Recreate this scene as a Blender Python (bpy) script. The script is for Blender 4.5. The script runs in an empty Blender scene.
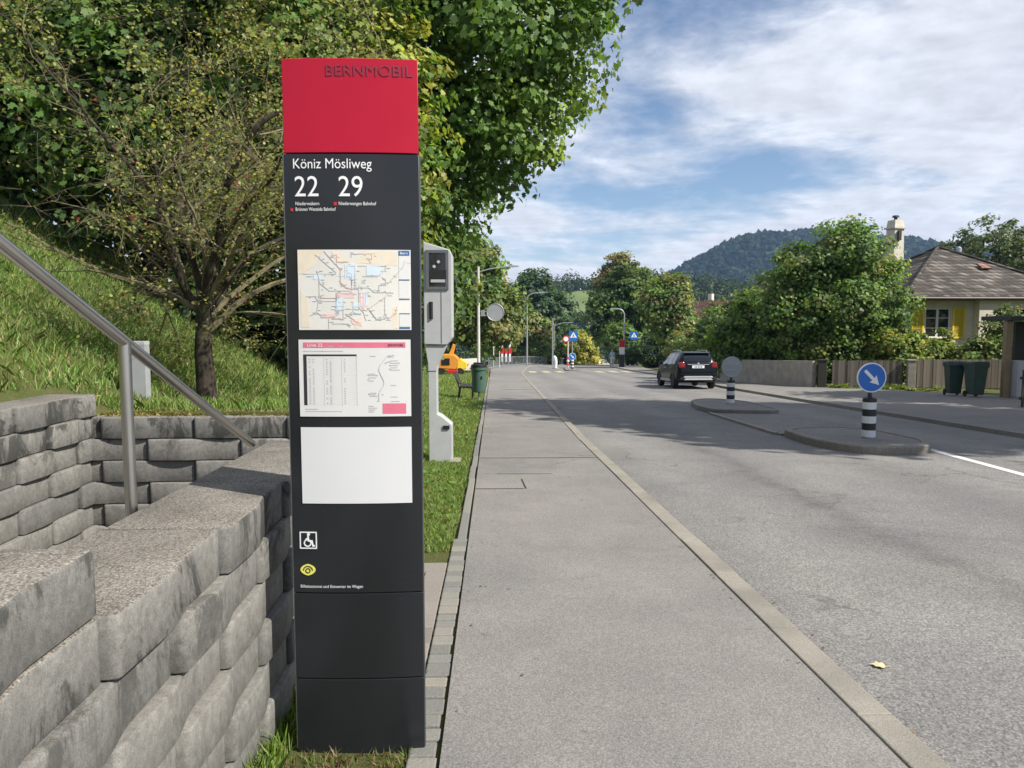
import bpy, bmesh, math, random
import numpy as np
from mathutils import Vector, Matrix

random.seed(7)
RNG = np.random.default_rng(11)
scene = bpy.context.scene
COL = scene.collection
PI = math.pi
G = 0.0388                                   # the street falls away at about 4 percent

def smooth(a, b, x):
    t = np.clip((np.asarray(x, float) - a) / (b - a), 0, 1)
    return t * t * (3 - 2 * t)

def zg(y):
    """height of the street's plane at distance y; it tips over a crest beyond the crossing"""
    y = np.asarray(y, float)
    z = -G * np.clip(y, -80, 200)
    z = z - 0.0012 * (np.clip(y, 88, 200) - 88) ** 2
    z = z - np.where(y > 200, 9 * (1 - np.exp(-(y - 200) / 90.0)), 0)
    return z

def bank(x, y):
    """the grass bank above the stairs"""
    x = np.asarray(x, float); y = np.asarray(y, float)
    b = 0.55 * np.clip(-x - 1.0, 0, 9) * (1 - smooth(13, 30, y))
    a = 1.12 * smooth(0.9, 1.2, -x) * (1 - smooth(6.3, 9.5, y))
    up = np.maximum(a * (y > 5.62), b)
    recess = (x > -3.22) & (y < 5.62)
    return np.where(recess, 0, up)

def zt(x, y):
    return zg(y) + bank(x, y)

# ------------------------------------------------------------------ object helpers
def link(o):
    COL.objects.link(o); return o

def tag(o, label=None, cat=None, group=None, kind=None):
    if label: o['label'] = label
    if cat: o['category'] = cat
    if group: o['group'] = group
    if kind: o['kind'] = kind
    return o

def thing(name, label, cat, loc=(0, 0, 0), rotz=0.0, group=None):
    o = link(bpy.data.objects.new(name, None))
    o.empty_display_size = 0.2
    o.location = loc; o.rotation_euler = (0, 0, rotz)
    return tag(o, label, cat, group)

class MB:
    def __init__(s):
        s.v = []; s.f = []; s.m = []
    def add(s, verts, faces, mi=0):
        n = len(s.v)
        s.v.extend([tuple(p) for p in verts])
        s.f.extend([tuple(i + n for i in f) for f in faces]); s.m.extend([mi] * len(faces))
        return s
    def box(s, c, d, rot=0.0, mi=0, M=None):
        hx, hy, hz = d[0] / 2, d[1] / 2, d[2] / 2
        vs = [(-hx, -hy, -hz), (hx, -hy, -hz), (hx, hy, -hz), (-hx, hy, -hz), (-hx, -hy, hz), (hx, -hy, hz), (hx, hy, hz), (-hx, hy, hz)]
        if M is None: M = Matrix.Rotation(rot, 3, 'Z')
        vs = [tuple(M @ Vector(p) + Vector(c)) for p in vs]
        return s.add(vs, [(3, 2, 1, 0), (4, 5, 6, 7), (0, 1, 5, 4), (1, 2, 6, 5), (2, 3, 7, 6), (3, 0, 4, 7)], mi)
    def tube(s, path, radii, n=8, caps=True, mi=0):
        path = [Vector(p) for p in path]
        if not hasattr(radii, '__len__'): radii = [radii] * len(path)
        rings = []; up = None
        for i, p in enumerate(path):
            t = (path[min(i + 1, len(path) - 1)] - path[max(i - 1, 0)])
            if t.length < 1e-9: t = Vector((0, 0, 1))
            t.normalize()
            if up is None:
                up = Vector((1, 0, 0)) if abs(t.x) < .8 else Vector((0, 1, 0))
            a = (up - t * up.dot(t)).normalized(); b = t.cross(a); up = a
            rings.append([p + (a * math.cos(k * 2 * PI / n) + b * math.sin(k * 2 * PI / n)) * radii[i] for k in range(n)])
        vs = [q for r in rings for q in r]; fs = []
        for i in range(len(path) - 1):
            for k in range(n):
                k2 = (k + 1) % n
                fs.append((i * n + k, i * n + k2, (i + 1) * n + k2, (i + 1) * n + k))
        if caps:
            fs.append(tuple(range(n - 1, -1, -1))); fs.append(tuple((len(path) - 1) * n + k for k in range(n)))
        return s.add(vs, fs, mi)
    def cyl(s, c, r, h, n=20, r2=None, mi=0):
        return s.tube([c, (c[0], c[1], c[2] + h)], [r, r if r2 is None else r2], n, True, mi)
    def prism(s, poly, lo, hi, axis='z', mi=0):
        """poly of 2-D points run along an axis: z -> (x,y), y -> (x,z), x -> (y,z)"""
        def P(a, b, c): return {'z': (a, b, c), 'y': (a, c, b), 'x': (c, a, b)}[axis]
        n = len(poly)
        vs = [P(a, b, lo) for a, b in poly] + [P(a, b, hi) for a, b in poly]
        fs = [tuple(range(n - 1, -1, -1)), tuple(range(n, 2 * n))] + [(k, (k + 1) % n, n + (k + 1) % n, n + k) for k in range(n)]
        return s.add(vs, fs, mi)
    def lathe(s, prof, c=(0, 0, 0), n=24, mi=0):
        vs = []; fs = []
        for r, z in prof:
            vs += [(c[0] + r * math.cos(k * 2 * PI / n), c[1] + r * math.sin(k * 2 * PI / n), c[2] + z) for k in range(n)]
        for i in range(len(prof) - 1):
            for k in range(n):
                k2 = (k + 1) % n
                fs.append((i * n + k, i * n + k2, (i + 1) * n + k2, (i + 1) * n + k))
        fs.append(tuple(range(n - 1, -1, -1))); fs.append(tuple((len(prof) - 1) * n + k for k in range(n)))
        return s.add(vs, fs, mi)
    def build(s, name, mat, parent=None, smooth_angle=None, bevel=0.0, recalc=True, weld=False):
        me = bpy.data.meshes.new(name)
        me.from_pydata(s.v, [], s.f)
        mats = mat if isinstance(mat, (list, tuple)) else [mat]
        for m in mats: me.materials.append(m)
        if len(mats) > 1: me.polygons.foreach_set('material_index', s.m)
        if recalc:
            bm = bmesh.new(); bm.from_mesh(me)
            if weld: bmesh.ops.remove_doubles(bm, verts=bm.verts, dist=1e-6)
            bmesh.ops.recalc_face_normals(bm, faces=bm.faces); bm.to_mesh(me); bm.free()
        if smooth_angle is not None:
            me.shade_smooth(); me.set_sharp_from_angle(angle=math.radians(smooth_angle))
        me.update()
        o = link(bpy.data.objects.new(name, me))
        if parent is not None: o.parent = parent
        if bevel:
            md = o.modifiers.new('bevel', 'BEVEL'); md.width = bevel; md.segments = 2; md.limit_method = 'ANGLE'
            md.harden_normals = False
        return o

def fast_mesh(name, verts, k, mat, parent=None, colors=None, smooth_shade=False):
    """verts: (N, k, 3) array of N separate k-gons"""
    N = verts.shape[0]
    me = bpy.data.meshes.new(name)
    me.vertices.add(N * k); me.vertices.foreach_set('co', verts.reshape(-1).astype(np.float32))
    me.loops.add(N * k); me.loops.foreach_set('vertex_index', np.arange(N * k, dtype=np.int32))
    me.polygons.add(N); me.polygons.foreach_set('loop_start', np.arange(0, N * k, k, dtype=np.int32))
    if colors is not None:
        at = me.attributes.new('Col', 'FLOAT_COLOR', 'FACE')
        c4 = np.ones((N, 4), np.float32); c4[:, :3] = colors
        at.data.foreach_set('color', c4.reshape(-1))
    me.materials.append(mat)
    me.update(calc_edges=True)
    o = link(bpy.data.objects.new(name, me))
    if parent is not None: o.parent = parent
    return o

# ------------------------------------------------------------------ materials
class NT:
    def __init__(s, name):
        s.m = bpy.data.materials.new(name); s.m.use_nodes = True
        s.t = s.m.node_tree; s.n = s.t.nodes; s.l = s.t.links
        s.b = s.n['Principled BSDF']; s.out = s.n['Material Output']
        s.tc = s.n.new('ShaderNodeTexCoord')
    def noise(s, scale, detail=4, rough=.55, vec=None, dist=0.0):
        n = s.n.new('ShaderNodeTexNoise'); n.inputs['Scale'].default_value = scale
        n.inputs['Detail'].default_value = detail; n.inputs['Roughness'].default_value = rough
        n.inputs['Distortion'].default_value = dist
        s.l.new(vec if vec is not None else s.tc.outputs['Object'], n.inputs['Vector']); return n.outputs['Fac']
    def vor(s, scale, vec=None, out='Color', feature='F1'):
        n = s.n.new('ShaderNodeTexVoronoi'); n.inputs['Scale'].default_value = scale; n.feature = feature
        s.l.new(vec if vec is not None else s.tc.outputs['Object'], n.inputs['Vector']); return n.outputs[out]
    def ramp(s, fac, stops):
        n = s.n.new('ShaderNodeValToRGB'); e = n.color_ramp.elements
        while len(e) < len(stops): e.new(0.5)
        for k, (p, c) in enumerate(stops):
            e[k].position = p; e[k].color = (c[0], c[1], c[2], 1) if hasattr(c, '__len__') else (c, c, c, 1)
        s.l.new(fac, n.inputs['Fac']); return n.outputs['Color']
    def mix(s, a, b, fac, mode='MIX'):
        n = s.n.new('ShaderNodeMix'); n.data_type = 'RGBA'; n.blend_type = mode
        for sock, v in ((n.inputs[6], a), (n.inputs[7], b), (n.inputs[0], fac)):
            if hasattr(v, 'is_linked'): s.l.new(v, sock)
            elif hasattr(v, '__len__'): sock.default_value = (*v[:3], 1)
            else: sock.default_value = v
        return n.outputs[2]
    def math(s, op, a, b=None, c=None):
        n = s.n.new('ShaderNodeMath'); n.operation = op
        for k, v in enumerate((a, b, c)):
            if v is None: continue
            if hasattr(v, 'is_linked'): s.l.new(v, n.inputs[k])
            else: n.inputs[k].default_value = v
        return n.outputs[0]
    def mapping(s, scale=(1, 1, 1), rot=(0, 0, 0), src='Object'):
        n = s.n.new('ShaderNodeMapping'); n.inputs['Scale'].default_value = scale; n.inputs['Rotation'].default_value = rot
        s.l.new(s.tc.outputs[src], n.inputs['Vector']); return n.outputs['Vector']
    def sep(s, src='Object'):
        n = s.n.new('ShaderNodeSeparateXYZ'); s.l.new(s.tc.outputs[src], n.inputs[0]); return n.outputs
    def bump(s, h, strength, dist=.01):
        n = s.n.new('ShaderNodeBump'); n.inputs['Strength'].default_value = strength; n.inputs['Distance'].default_value = dist
        s.l.new(h, n.inputs['Height']); s.l.new(n.outputs['Normal'], s.b.inputs['Normal']); return n
    def base(s, c):
        if hasattr(c, 'is_linked'): s.l.new(c, s.b.inputs['Base Color'])
        else: s.b.inputs['Base Color'].default_value = (*c, 1)
    def set(s, rough=.6, metal=0.0, spec=.5, coat=0.0):
        s.b.inputs['Roughness'].default_value = rough; s.b.inputs['Metallic'].default_value = metal
        s.b.inputs['Specular IOR Level'].default_value = spec; s.b.inputs['Coat Weight'].default_value = coat
        return s
    def rough(s, v): s.l.new(v, s.b.inputs['Roughness'])

def simple(name, c, rough=.6, metal=0.0, var=.15, scale=6.0, spec=.5, coat=0.0, bump=0.0, bscale=40.0, src='Object'):
    t = NT(name)
    f = t.noise(scale, 5, .6)
    lo = tuple(max(0, x * (1 - var)) for x in c); hi = tuple(min(1, x * (1 + var)) for x in c)
    t.base(t.ramp(f, [(.3, lo), (.7, hi)])); t.set(rough, metal, spec, coat)
    if bump: t.bump(t.noise(bscale, 3), bump, .005)
    return t.m

def concrete_blocks():
    t = NT('concrete block')
    fine = t.noise(260, 3, .7); mid = t.noise(32, 6, .7); big = t.noise(5.5, 4, .6, dist=.6)
    gi = t.n.new('ShaderNodeNewGeometry')
    isl = t.ramp(gi.outputs['Random Per Island'], [(0, (.80, .80, .80)), (.5, (.98, .97, .95)), (1, (1.14, 1.12, 1.08))])
    c = t.ramp(fine, [(.28, (.20, .197, .19)), (.5, (.285, .282, .272)), (.72, (.38, .375, .36))])
    c = t.mix(c, t.ramp(mid, [(.3, .62), (.7, 1.1)]), 1.0, 'MULTIPLY')
    c = t.mix(c, isl, 1.0, 'MULTIPLY')
    # black weathering patches with sharp, blotchy edges, and pale efflorescence
    vs = t.mapping((1, 1, .55))
    st = t.noise(4.3, 8, .72, vec=vs, dist=.8)
    zq = t.sep(); c = t.mix(c, (.055, .056, .053), t.math('MULTIPLY', t.ramp(st, [(.505, 0), (.565, .8)]), t.ramp(zq[2], [(.55, .22), (.78, 1)])))
    ef = t.noise(7, 7, .7, vec=t.mapping((1.3, 1.3, .4)), dist=.5)
    c = t.mix(c, (.5, .49, .46), t.ramp(ef, [(.6, 0), (.75, .45)]))
    nz = t.n.new('ShaderNodeSeparateXYZ'); t.l.new(gi.outputs['True Normal'], nz.inputs[0])
    top = t.ramp(nz.outputs[2], [(.6, 0), (.9, 1)])
    sp = t.vor(230, out='Color')
    bw = t.n.new('ShaderNodeRGBToBW'); t.l.new(sp, bw.inputs[0])
    tc = t.ramp(bw.outputs[0], [(.15, (.13, .118, .102)), (.5, (.25, .232, .205)), (.85, (.40, .37, .33)), (1, (.55, .5, .44))])
    tc = t.mix(tc, t.ramp(t.noise(3.2, 6, .7), [(.35, .72), (.65, 1.1)]), 1.0, 'MULTIPLY')
    zz = t.sep(); c = t.mix(c, tc, t.math('MULTIPLY', top, t.ramp(zz[2], [(.80, .25), (.86, 1)])))
    c = t.mix(c, (.72, .72, .715), 1.0, 'MULTIPLY')
    c = t.mix(c, (.05, .05, .046), t.ramp(t.noise(55, 2, .5), [(.73, 0), (.76, .4)]))
    t.base(c); t.set(.92, spec=.25)
    h = t.math('ADD', t.math('MULTIPLY', fine, .6), t.math('MULTIPLY', mid, .8))
    t.bump(h, .32, .003)
    return t.m

def asphalt(name, lo, mid, hi, scale, tint, streak=False):
    t = NT(name)
    bw = t.n.new('ShaderNodeRGBToBW'); t.l.new(t.vor(scale), bw.inputs[0])
    f2 = t.noise(scale * .6, 3, .7)
    v = t.math('ADD', t.math('MULTIPLY', bw.outputs[0], .65), t.math('MULTIPLY', f2, .35))
    c = t.ramp(v, [(.22, lo), (.5, mid), (.78, hi)])
    pat = t.noise(1.1, 6, .65)
    c = t.mix(c, t.ramp(pat, [(.3, (.84, .84, .85)), (.7, (1.10, 1.09, 1.07))]), 1.0, 'MULTIPLY')
    c = t.mix(c, t.ramp(t.noise(.22, 3), [(.35, (.9, .9, .92)), (.65, tint)]), 1.0, 'MULTIPLY')
    if streak:   # wheel tracks and a ragged dark seam in the lane
        xyz = t.sep()
        wob = t.math('MULTIPLY', t.math('SUBTRACT', t.noise(.35, 4), .5), .5)
        xx = t.math('ADD', xyz[0], wob)
        d = t.math('ABSOLUTE', t.math('SUBTRACT', xx, 3.42))
        br = t.noise(1.6, 5, .75)
        w = t.math('MULTIPLY', t.ramp(d, [(.0, 1), (.07, .8), (.22, 0)]), t.ramp(br, [(.4, .15), (.62, .9)]))
        near = t.math('LESS_THAN', xyz[1], 12.5)
        c = t.mix(c, (.07, .068, .066), t.math('MULTIPLY', t.math('MULTIPLY', w, near), .55))
        tr = t.math('SINE', t.math('MULTIPLY', t.math('ADD', xyz[0], t.math('MULTIPLY', wob, 2)), 3.3))
        c = t.mix(c, t.ramp(t.math('MULTIPLY_ADD', tr, .5, .5), [(0, .90), (1, 1.06)]), 1.0, 'MULTIPLY')
    # wandering hairline cracks and a few darker mended patches
    wv = t.n.new('ShaderNodeVectorMath'); wv.operation = 'ADD'; t.l.new(t.tc.outputs['Object'], wv.inputs[0])
    nw = t.n.new('ShaderNodeTexNoise'); nw.inputs['Scale'].default_value = 2.2; nw.inputs['Detail'].default_value = 6; t.l.new(t.tc.outputs['Object'], nw.inputs['Vector'])
    sc_ = t.n.new('ShaderNodeVectorMath'); sc_.operation = 'SCALE'; sc_.inputs['Scale'].default_value = .9; t.l.new(nw.outputs['Color'], sc_.inputs[0]); t.l.new(sc_.outputs[0], wv.inputs[1])
    ed = t.vor(.33, vec=wv.outputs[0], out='Distance', feature='DISTANCE_TO_EDGE')
    c = t.mix(c, (.06, .058, .055), t.math('MULTIPLY', t.ramp(ed, [(0, 1), (.004, .8), (.009, 0)]), t.ramp(t.noise(.5, 4, .7), [(.5, 0), (.62, .75)])))
    bl = t.noise(.55, 7, .72, dist=1.2)
    c = t.mix(c, t.ramp(bl, [(.34, (.88, .88, .885)), (.44, (1, 1, 1)), (.60, (1, 1, 1)), (.68, (1.13, 1.11, 1.08))]), 1.0, 'MULTIPLY')
    oil = t.noise(2.4, 5, .6, dist=.4)
    c = t.mix(c, (.07, .068, .066), t.ramp(oil, [(.69, 0), (.78, .45)]))
    sp = t.noise(9, 2, .5)
    c = t.mix(c, (.05, .05, .05), t.ramp(sp, [(.745, 0), (.765, .6)]))
    t.base(c); t.set(.88, spec=.3)
    t.bump(v, .55, .004)
    return t.m

def foliage_mat(name, gain=1.0, trans=.38, rgh=.5, spc=.3, sat=.95):
    t = NT(name)
    a = t.n.new('ShaderNodeAttribute'); a.attribute_name = 'Col'
    c = t.mix(a.outputs['Color'], (gain, gain, gain), 1.0, 'MULTIPLY')
    hs_ = t.n.new('ShaderNodeHueSaturation'); hs_.inputs['Saturation'].default_value = sat; t.l.new(c, hs_.inputs['Color']); c = hs_.outputs['Color']
    t.base(c); t.set(rgh, spec=spc)
    tr = t.n.new('ShaderNodeBsdfTranslucent')
    t.l.new(t.mix(c, (1.4, 1.36, .55), 1.0, 'MULTIPLY'), tr.inputs['Color'])
    mx = t.n.new('ShaderNodeMixShader'); mx.inputs[0].default_value = trans
    t.l.new(t.b.outputs[0], mx.inputs[1]); t.l.new(tr.outputs[0], mx.inputs[2]); t.l.new(mx.outputs[0], t.out.inputs['Surface'])
    return t.m

def bark_mat(name, lo, hi):
    t = NT(name)
    n = t.noise(14, 6, .7, vec=t.mapping((1, 1, .25)))
    c = t.ramp(n, [(.3, lo), (.7, hi)])
    c = t.mix(c, (.16, .17, .09), t.ramp(t.noise(5, 5), [(.55, 0), (.7, .5)]))
    t.base(c); t.set(.95, spec=.1); t.bump(n, .8, .02); return t.m

def tile_mat(name, a, b, c3, axis='XZ'):
    t = NT(name)
    xyz = t.sep()
    # courses of interlocking tiles: a cell id per tile drives its colour, a ramp across each its relief
    u = t.math('MULTIPLY', t.math('ADD', xyz[0], t.math('MULTIPLY', xyz[1], 0.83)), 1 / .36)
    v = t.math('MULTIPLY', xyz[2], 1 / .18)
    row = t.math('FLOOR', v); ush = t.math('ADD', u, t.math('MULTIPLY', t.math('MODULO', row, 2), .5))
    cx = t.n.new('ShaderNodeCombineXYZ'); t.l.new(t.math('FLOOR', ush), cx.inputs[0]); t.l.new(row, cx.inputs[1])
    wn = t.n.new('ShaderNodeTexWhiteNoise'); t.l.new(cx.outputs[0], wn.inputs['Vector'])
    col = t.ramp(wn.outputs['Value'], [(0, a), (.55, b), (1, c3)])
    fv = t.math('FRACT', v); fu = t.math('FRACT', ush)
    gap = t.math('MAXIMUM', t.math('LESS_THAN', fv, .22), t.math('LESS_THAN', fu, .2))
    col = t.mix(col, (.03, .026, .025), t.math('MULTIPLY', gap, .75))
    col = t.mix(col, t.ramp(t.noise(1.3, 5), [(.35, .86), (.65, 1.08)]), 1.0, 'MULTIPLY')
    t.base(col); t.set(.85, spec=.2)
    t.bump(t.math('SUBTRACT', fv, gap), .8, .05)
    return t.m

def board_mat(name, lo, hi, w=.12, along=0):
    t = NT(name)
    xyz = t.sep(); u = t.math('MULTIPLY', xyz[along], 1 / w)
    wn = t.n.new('ShaderNodeTexWhiteNoise'); wn.noise_dimensions = '1D'; t.l.new(t.math('FLOOR', u), wn.inputs['W'])
    gr = t.noise(9, 6, .7, vec=t.mapping((6, 6, .5)))
    c = t.ramp(t.math('ADD', t.math('MULTIPLY', wn.outputs['Value'], .5), t.math('MULTIPLY', gr, .5)), [(.25, lo), (.75, hi)])
    t.base(c); t.set(.85, spec=.2); t.bump(gr, .4, .004); return t.m

M = {}
M['block'] = concrete_blocks()
M['road'] = asphalt('road asphalt', (.112, .109, .107), (.193, .188, .182), (.306, .299, .288), 110, (1.08, 1.07, 1.05), True)
M['walk'] = asphalt('footway asphalt', (.146, .140, .134), (.213, .206, .197), (.293, .284, .271), 165, (1.06, 1.04, 1.02))
M['walk2'] = asphalt('far footway asphalt', (.11, .106, .10), (.20, .194, .184), (.31, .30, .285), 110, (1.06, 1.05, 1.03))
t = NT('granite kerb')
f = t.noise(180, 3, .7); c = t.ramp(f, [(.3, (.17, .158, .135)), (.5, (.275, .257, .22)), (.75, (.40, .375, .325))])
c = t.mix(c, t.ramp(t.noise(2.5, 5), [(.3, .75), (.7, 1.1)]), 1.0, 'MULTIPLY'); t.base(c); t.set(.85, spec=.3); t.bump(f, .6, .005); M['kerb'] = t.m
t = NT('granite setts')
gi = t.n.new('ShaderNodeNewGeometry'); c = t.ramp(gi.outputs['Random Per Island'], [(0, (.17, .172, .16)), (.5, (.21, .208, .192)), (1, (.26, .245, .21))])
f = t.noise(150, 4, .7); c = t.mix(c, t.ramp(f, [(.3, .7), (.7, 1.2)]), 1.0, 'MULTIPLY'); t.base(c); t.set(.8, spec=.3); t.bump(t.noise(60, 4), .6, .006); M['sett'] = t.m
t = NT('pale paving')
gi = t.n.new('ShaderNodeNewGeometry'); c = t.ramp(gi.outputs['Random Per Island'], [(0, (.19, .17, .15)), (1, (.25, .225, .20))])
f = t.noise(120, 4, .7); c = t.mix(c, t.ramp(f, [(.3, .75), (.7, 1.2)]), 1.0, 'MULTIPLY'); t.base(c); t.set(.85, spec=.3); M['pave'] = t.m
t = NT('soil and thatch')
f = t.noise(40, 6, .75); c = t.ramp(f, [(.3, (.06, .055, .028)), (.5, (.13, .13, .05)), (.7, (.20, .18, .09))])
c = t.mix(c, t.ramp(t.noise(1.1, 5), [(.35, (.05, .085, .02)), (.65, (.13, .12, .05))]), .55); t.base(c); t.set(1, spec=.1); t.bump(f, .8, .03); M['soil'] = t.m
M['joint'] = simple('dark joint', (.035, .034, .032), .95)
M['steel'] = simple('brushed steel', (.52, .51, .49), .32, 1.0, .08, 3)
M['galv'] = simple('galvanised steel', (.42, .43, .44), .5, .75, .12, 5)
M['signback'] = simple('grey sign back', (.36, .38, .40), .5, .35, .08, 3)
M['white_paint'] = simple('white road paint', (.62, .62, .60), .7, 0, .18, 14)
M['yellow_paint'] = simple('yellow road paint', (.48, .41, .21), .7, 0, .2, 9)
t = NT('anthracite panel'); f = t.noise(2.2, 5)
t.base(t.ramp(f, [(.3, (.013, .015, .019)), (.7, (.018, .020, .024))])); t.rough(t.ramp(t.noise(3.5, 6, .7), [(.3, .16), (.7, .30)])); t.b.inputs['Specular IOR Level'].default_value = .5
M['anthracite'] = t.m
t = NT('carmine panel'); f = t.noise(1.5, 4)
t.base(t.ramp(f, [(.3, (.38, .003, .024)), (.7, (.45, .006, .032))])); t.rough(t.ramp(t.noise(4, 6, .7), [(.3, .36), (.7, .5)])); t.b.inputs['Specular IOR Level'].default_value = .35; M['carmine'] = t.m
M['edge_alu'] = simple('aluminium edge', (.16, .17, .18), .4, .7, .1)
M['letter_white'] = simple('white lettering', (.80, .81, .83), .5, 0, .04, 30)
M['letter_worn'] = simple('worn brown lettering', (.20, .02, .045), .55, 0, .3, 60)
M['paper_map'] = simple('map paper', (.70, .69, .655), .35, 0, .05, 7, coat=.3)
M['paper'] = simple('timetable paper', (.68, .68, .675), .35, 0, .02, 5, coat=.3)
M['white_sheet'] = simple('blank white sheet', (.66, .67, .69), .3, 0, .02, 3, coat=.3)
for n, c in dict(pink=(.66, .17, .25), navy=(.05, .14, .36), black=(.03, .03, .035), grey=(.42, .42, .43), lightgrey=(.60, .60, .60),
                 mred=(.70, .42, .40), mblue=(.46, .60, .72), mgrey=(.52, .54, .58), mgreen=(.50, .66, .58), mbrown=(.56, .44, .38), mpeach=(.74, .66, .54), myellow=(.82, .76, .42), mlav=(.60, .52, .66)).items():
    M['p_' + n] = simple('print ' + n, c, .4, 0, .05, 20)
M['emblem_yellow'] = simple('yellow emblem', (.72, .70, .14), .5, 0, .05)
M['radar_grey'] = simple('grey enclosure paint', (.40, .41, .42), .5, .0, .07, 5)
M['radar_dark'] = simple('slate frame', (.10, .11, .125), .4, 0, .1)
M['black'] = simple('black plastic', (.012, .012, .013), .45, 0, .2)
M['glass_dark'] = simple('dark glass', (.015, .017, .02), .06, 0, .1, spec=.7)
M['glass_blue'] = simple('window glass', (.03, .04, .05), .05, 0, .1, spec=.9)
M['bin_green'] = simple('bin green paint', (.055, .115, .085), .45, 0, .15, 4)
M['wheelie'] = simple('wheeled bin plastic', (.022, .05, .036), .5, 0, .2, 4)
M['sign_blue'] = simple('sign blue', (.012, .13, .50), .35, 0, .05)
M['sign_white'] = simple('sign white', (.78, .79, .80), .4, 0, .03)
M['sign_red'] = simple('sign red', (.55, .025, .03), .4, 0, .05)
M['band_black'] = simple('black band', (.018, .02, .022), .5, 0, .2)
M['band_white'] = simple('white band', (.72, .73, .74), .5, 0, .08, 8)
M['pole_white'] = simple('pale pole', (.55, .54, .50), .6, 0, .12, 4)
M['orange'] = simple('orange machine paint', (.66, .27, .035), .45, 0, .08)
M['yellow_box'] = simple('signal yellow paint', (.80, .58, .05), .45, 0, .08)
M['wood_dark'] = simple('dark slat wood', (.03, .026, .022), .7, 0, .25, 12)
M['fence_grey'] = board_mat('weathered boards', (.10, .085, .07), (.25, .215, .18))
M['fence_light'] = board_mat('paler weathered boards', (.17, .14, .11), (.34, .29, .24))
M['wall_conc'] = simple('cast concrete', (.34, .31, .26), .9, 0, .2, 2.5, spec=.2, bump=.3)
M['kerb_conc'] = asphalt('weathered kerb concrete', (.15, .14, .125), (.225, .212, .19), (.30, .285, .255), 120, (1.1, 1.08, 1.02))
M['post_conc'] = simple('gatepost concrete', (.30, .27, .235), .9, 0, .22, 5, spec=.2, bump=.3)
M['render'] = simple('beige house render', (.70, .64, .53), .9, 0, .1, 2, spec=.2, bump=.2, bscale=90)
M['render_light'] = simple('cream house render', (.62, .57, .48), .9, 0, .08, 2, spec=.2, bump=.2, bscale=90)
M['shutter'] = simple('yellow shutter paint', (.78, .60, .04), .55, 0, .1, 5)
M['trim_white'] = simple('white window paint', (.72, .72, .70), .5, 0, .05)
M['gutter'] = simple('brown gutter metal', (.06, .045, .04), .5, .3, .2)
M['soffit'] = simple('brown soffit', (.10, .075, .055), .8, 0, .2)
M['roof'] = tile_mat('weathered roof tiles', (.05, .045, .041), (.105, .093, .083), (.215, .19, .168))
M['roof_red'] = tile_mat('pinkish roof tiles', (.20, .09, .07), (.30, .15, .12), (.38, .21, .17))
M['roof_dark'] = simple('dark flat roof', (.03, .03, .034), .7, 0, .2)
M['timber'] = simple('yellowish timber', (.24, .18, .10), .75, 0, .15, 9)
M['brick'] = simple('reddish facade', (.36, .19, .14), .9, 0, .15)
M['leaf'] = foliage_mat('leaves', 1.5, .46)
M['far_leaf'] = foliage_mat('distant foliage', .85, .1, 1.0, 0.0)
M['grass'] = foliage_mat('grass blades', 1.55, .4)
M['bark'] = bark_mat('grey brown bark', (.05, .042, .034), (.15, .125, .10))
M['bark_dark'] = bark_mat('dark bark', (.022, .019, .015), (.075, .063, .05))
M['twig'] = bark_mat('lichen twig bark', (.10, .085, .055), (.24, .21, .13))
t = NT('car paint'); t.base((.004, .007, .009)); t.set(.3, 0.0, .22, .12); M['carpaint'] = t.m
M['tyre'] = simple('tyre rubber', (.018, .018, .019), .85, 0, .2)
M['rim'] = simple('wheel rim', (.30, .30, .31), .35, .8, .1)
t = NT('tail lamp red'); t.base((.24, .008, .012)); t.set(.18, 0, .6, .5); M['tail'] = t.m
M['silver'] = simple('silver trim', (.62, .63, .64), .35, .5, .06)
M['silver_car'] = simple('silver car paint', (.50, .51, .53), .3, .4, .05, coat=.5)
M['chrome'] = simple('bright trim', (.72, .73, .75), .2, .8, .03)
M['skin'] = simple('skin', (.55, .36, .28), .6, 0, .05)
M['cloth_blue'] = simple('light blue cloth', (.32, .52, .66), .85, 0, .1)
M['cloth_white'] = simple('off white cloth', (.66, .68, .68), .85, 0, .08)
M['pack_blue'] = simple('blue backpack', (.02, .12, .34), .7, 0, .15)
M['hair'] = simple('grey hair', (.30, .28, .26), .8, 0, .1)
M['forest'] = None
t = NT('meadow'); t.base(t.ramp(t.noise(.03, 4), [(.35, (.10, .15, .05)), (.65, (.16, .20, .08))])); t.set(1, spec=.1); M['meadow'] = t.m
t = NT('forest floor'); t.base(t.ramp(t.noise(.02, 5), [(.3, (.025, .05, .025)), (.7, (.05, .085, .035))])); t.set(1, spec=.1); M['forestfloor'] = t.m
t = NT('leaf litter yellow'); t.base(t.ramp(t.noise(30, 4), [(.3, (.46, .36, .19)), (.7, (.62, .53, .32))])); t.set(.7); M['dryleaf'] = t.m

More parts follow.
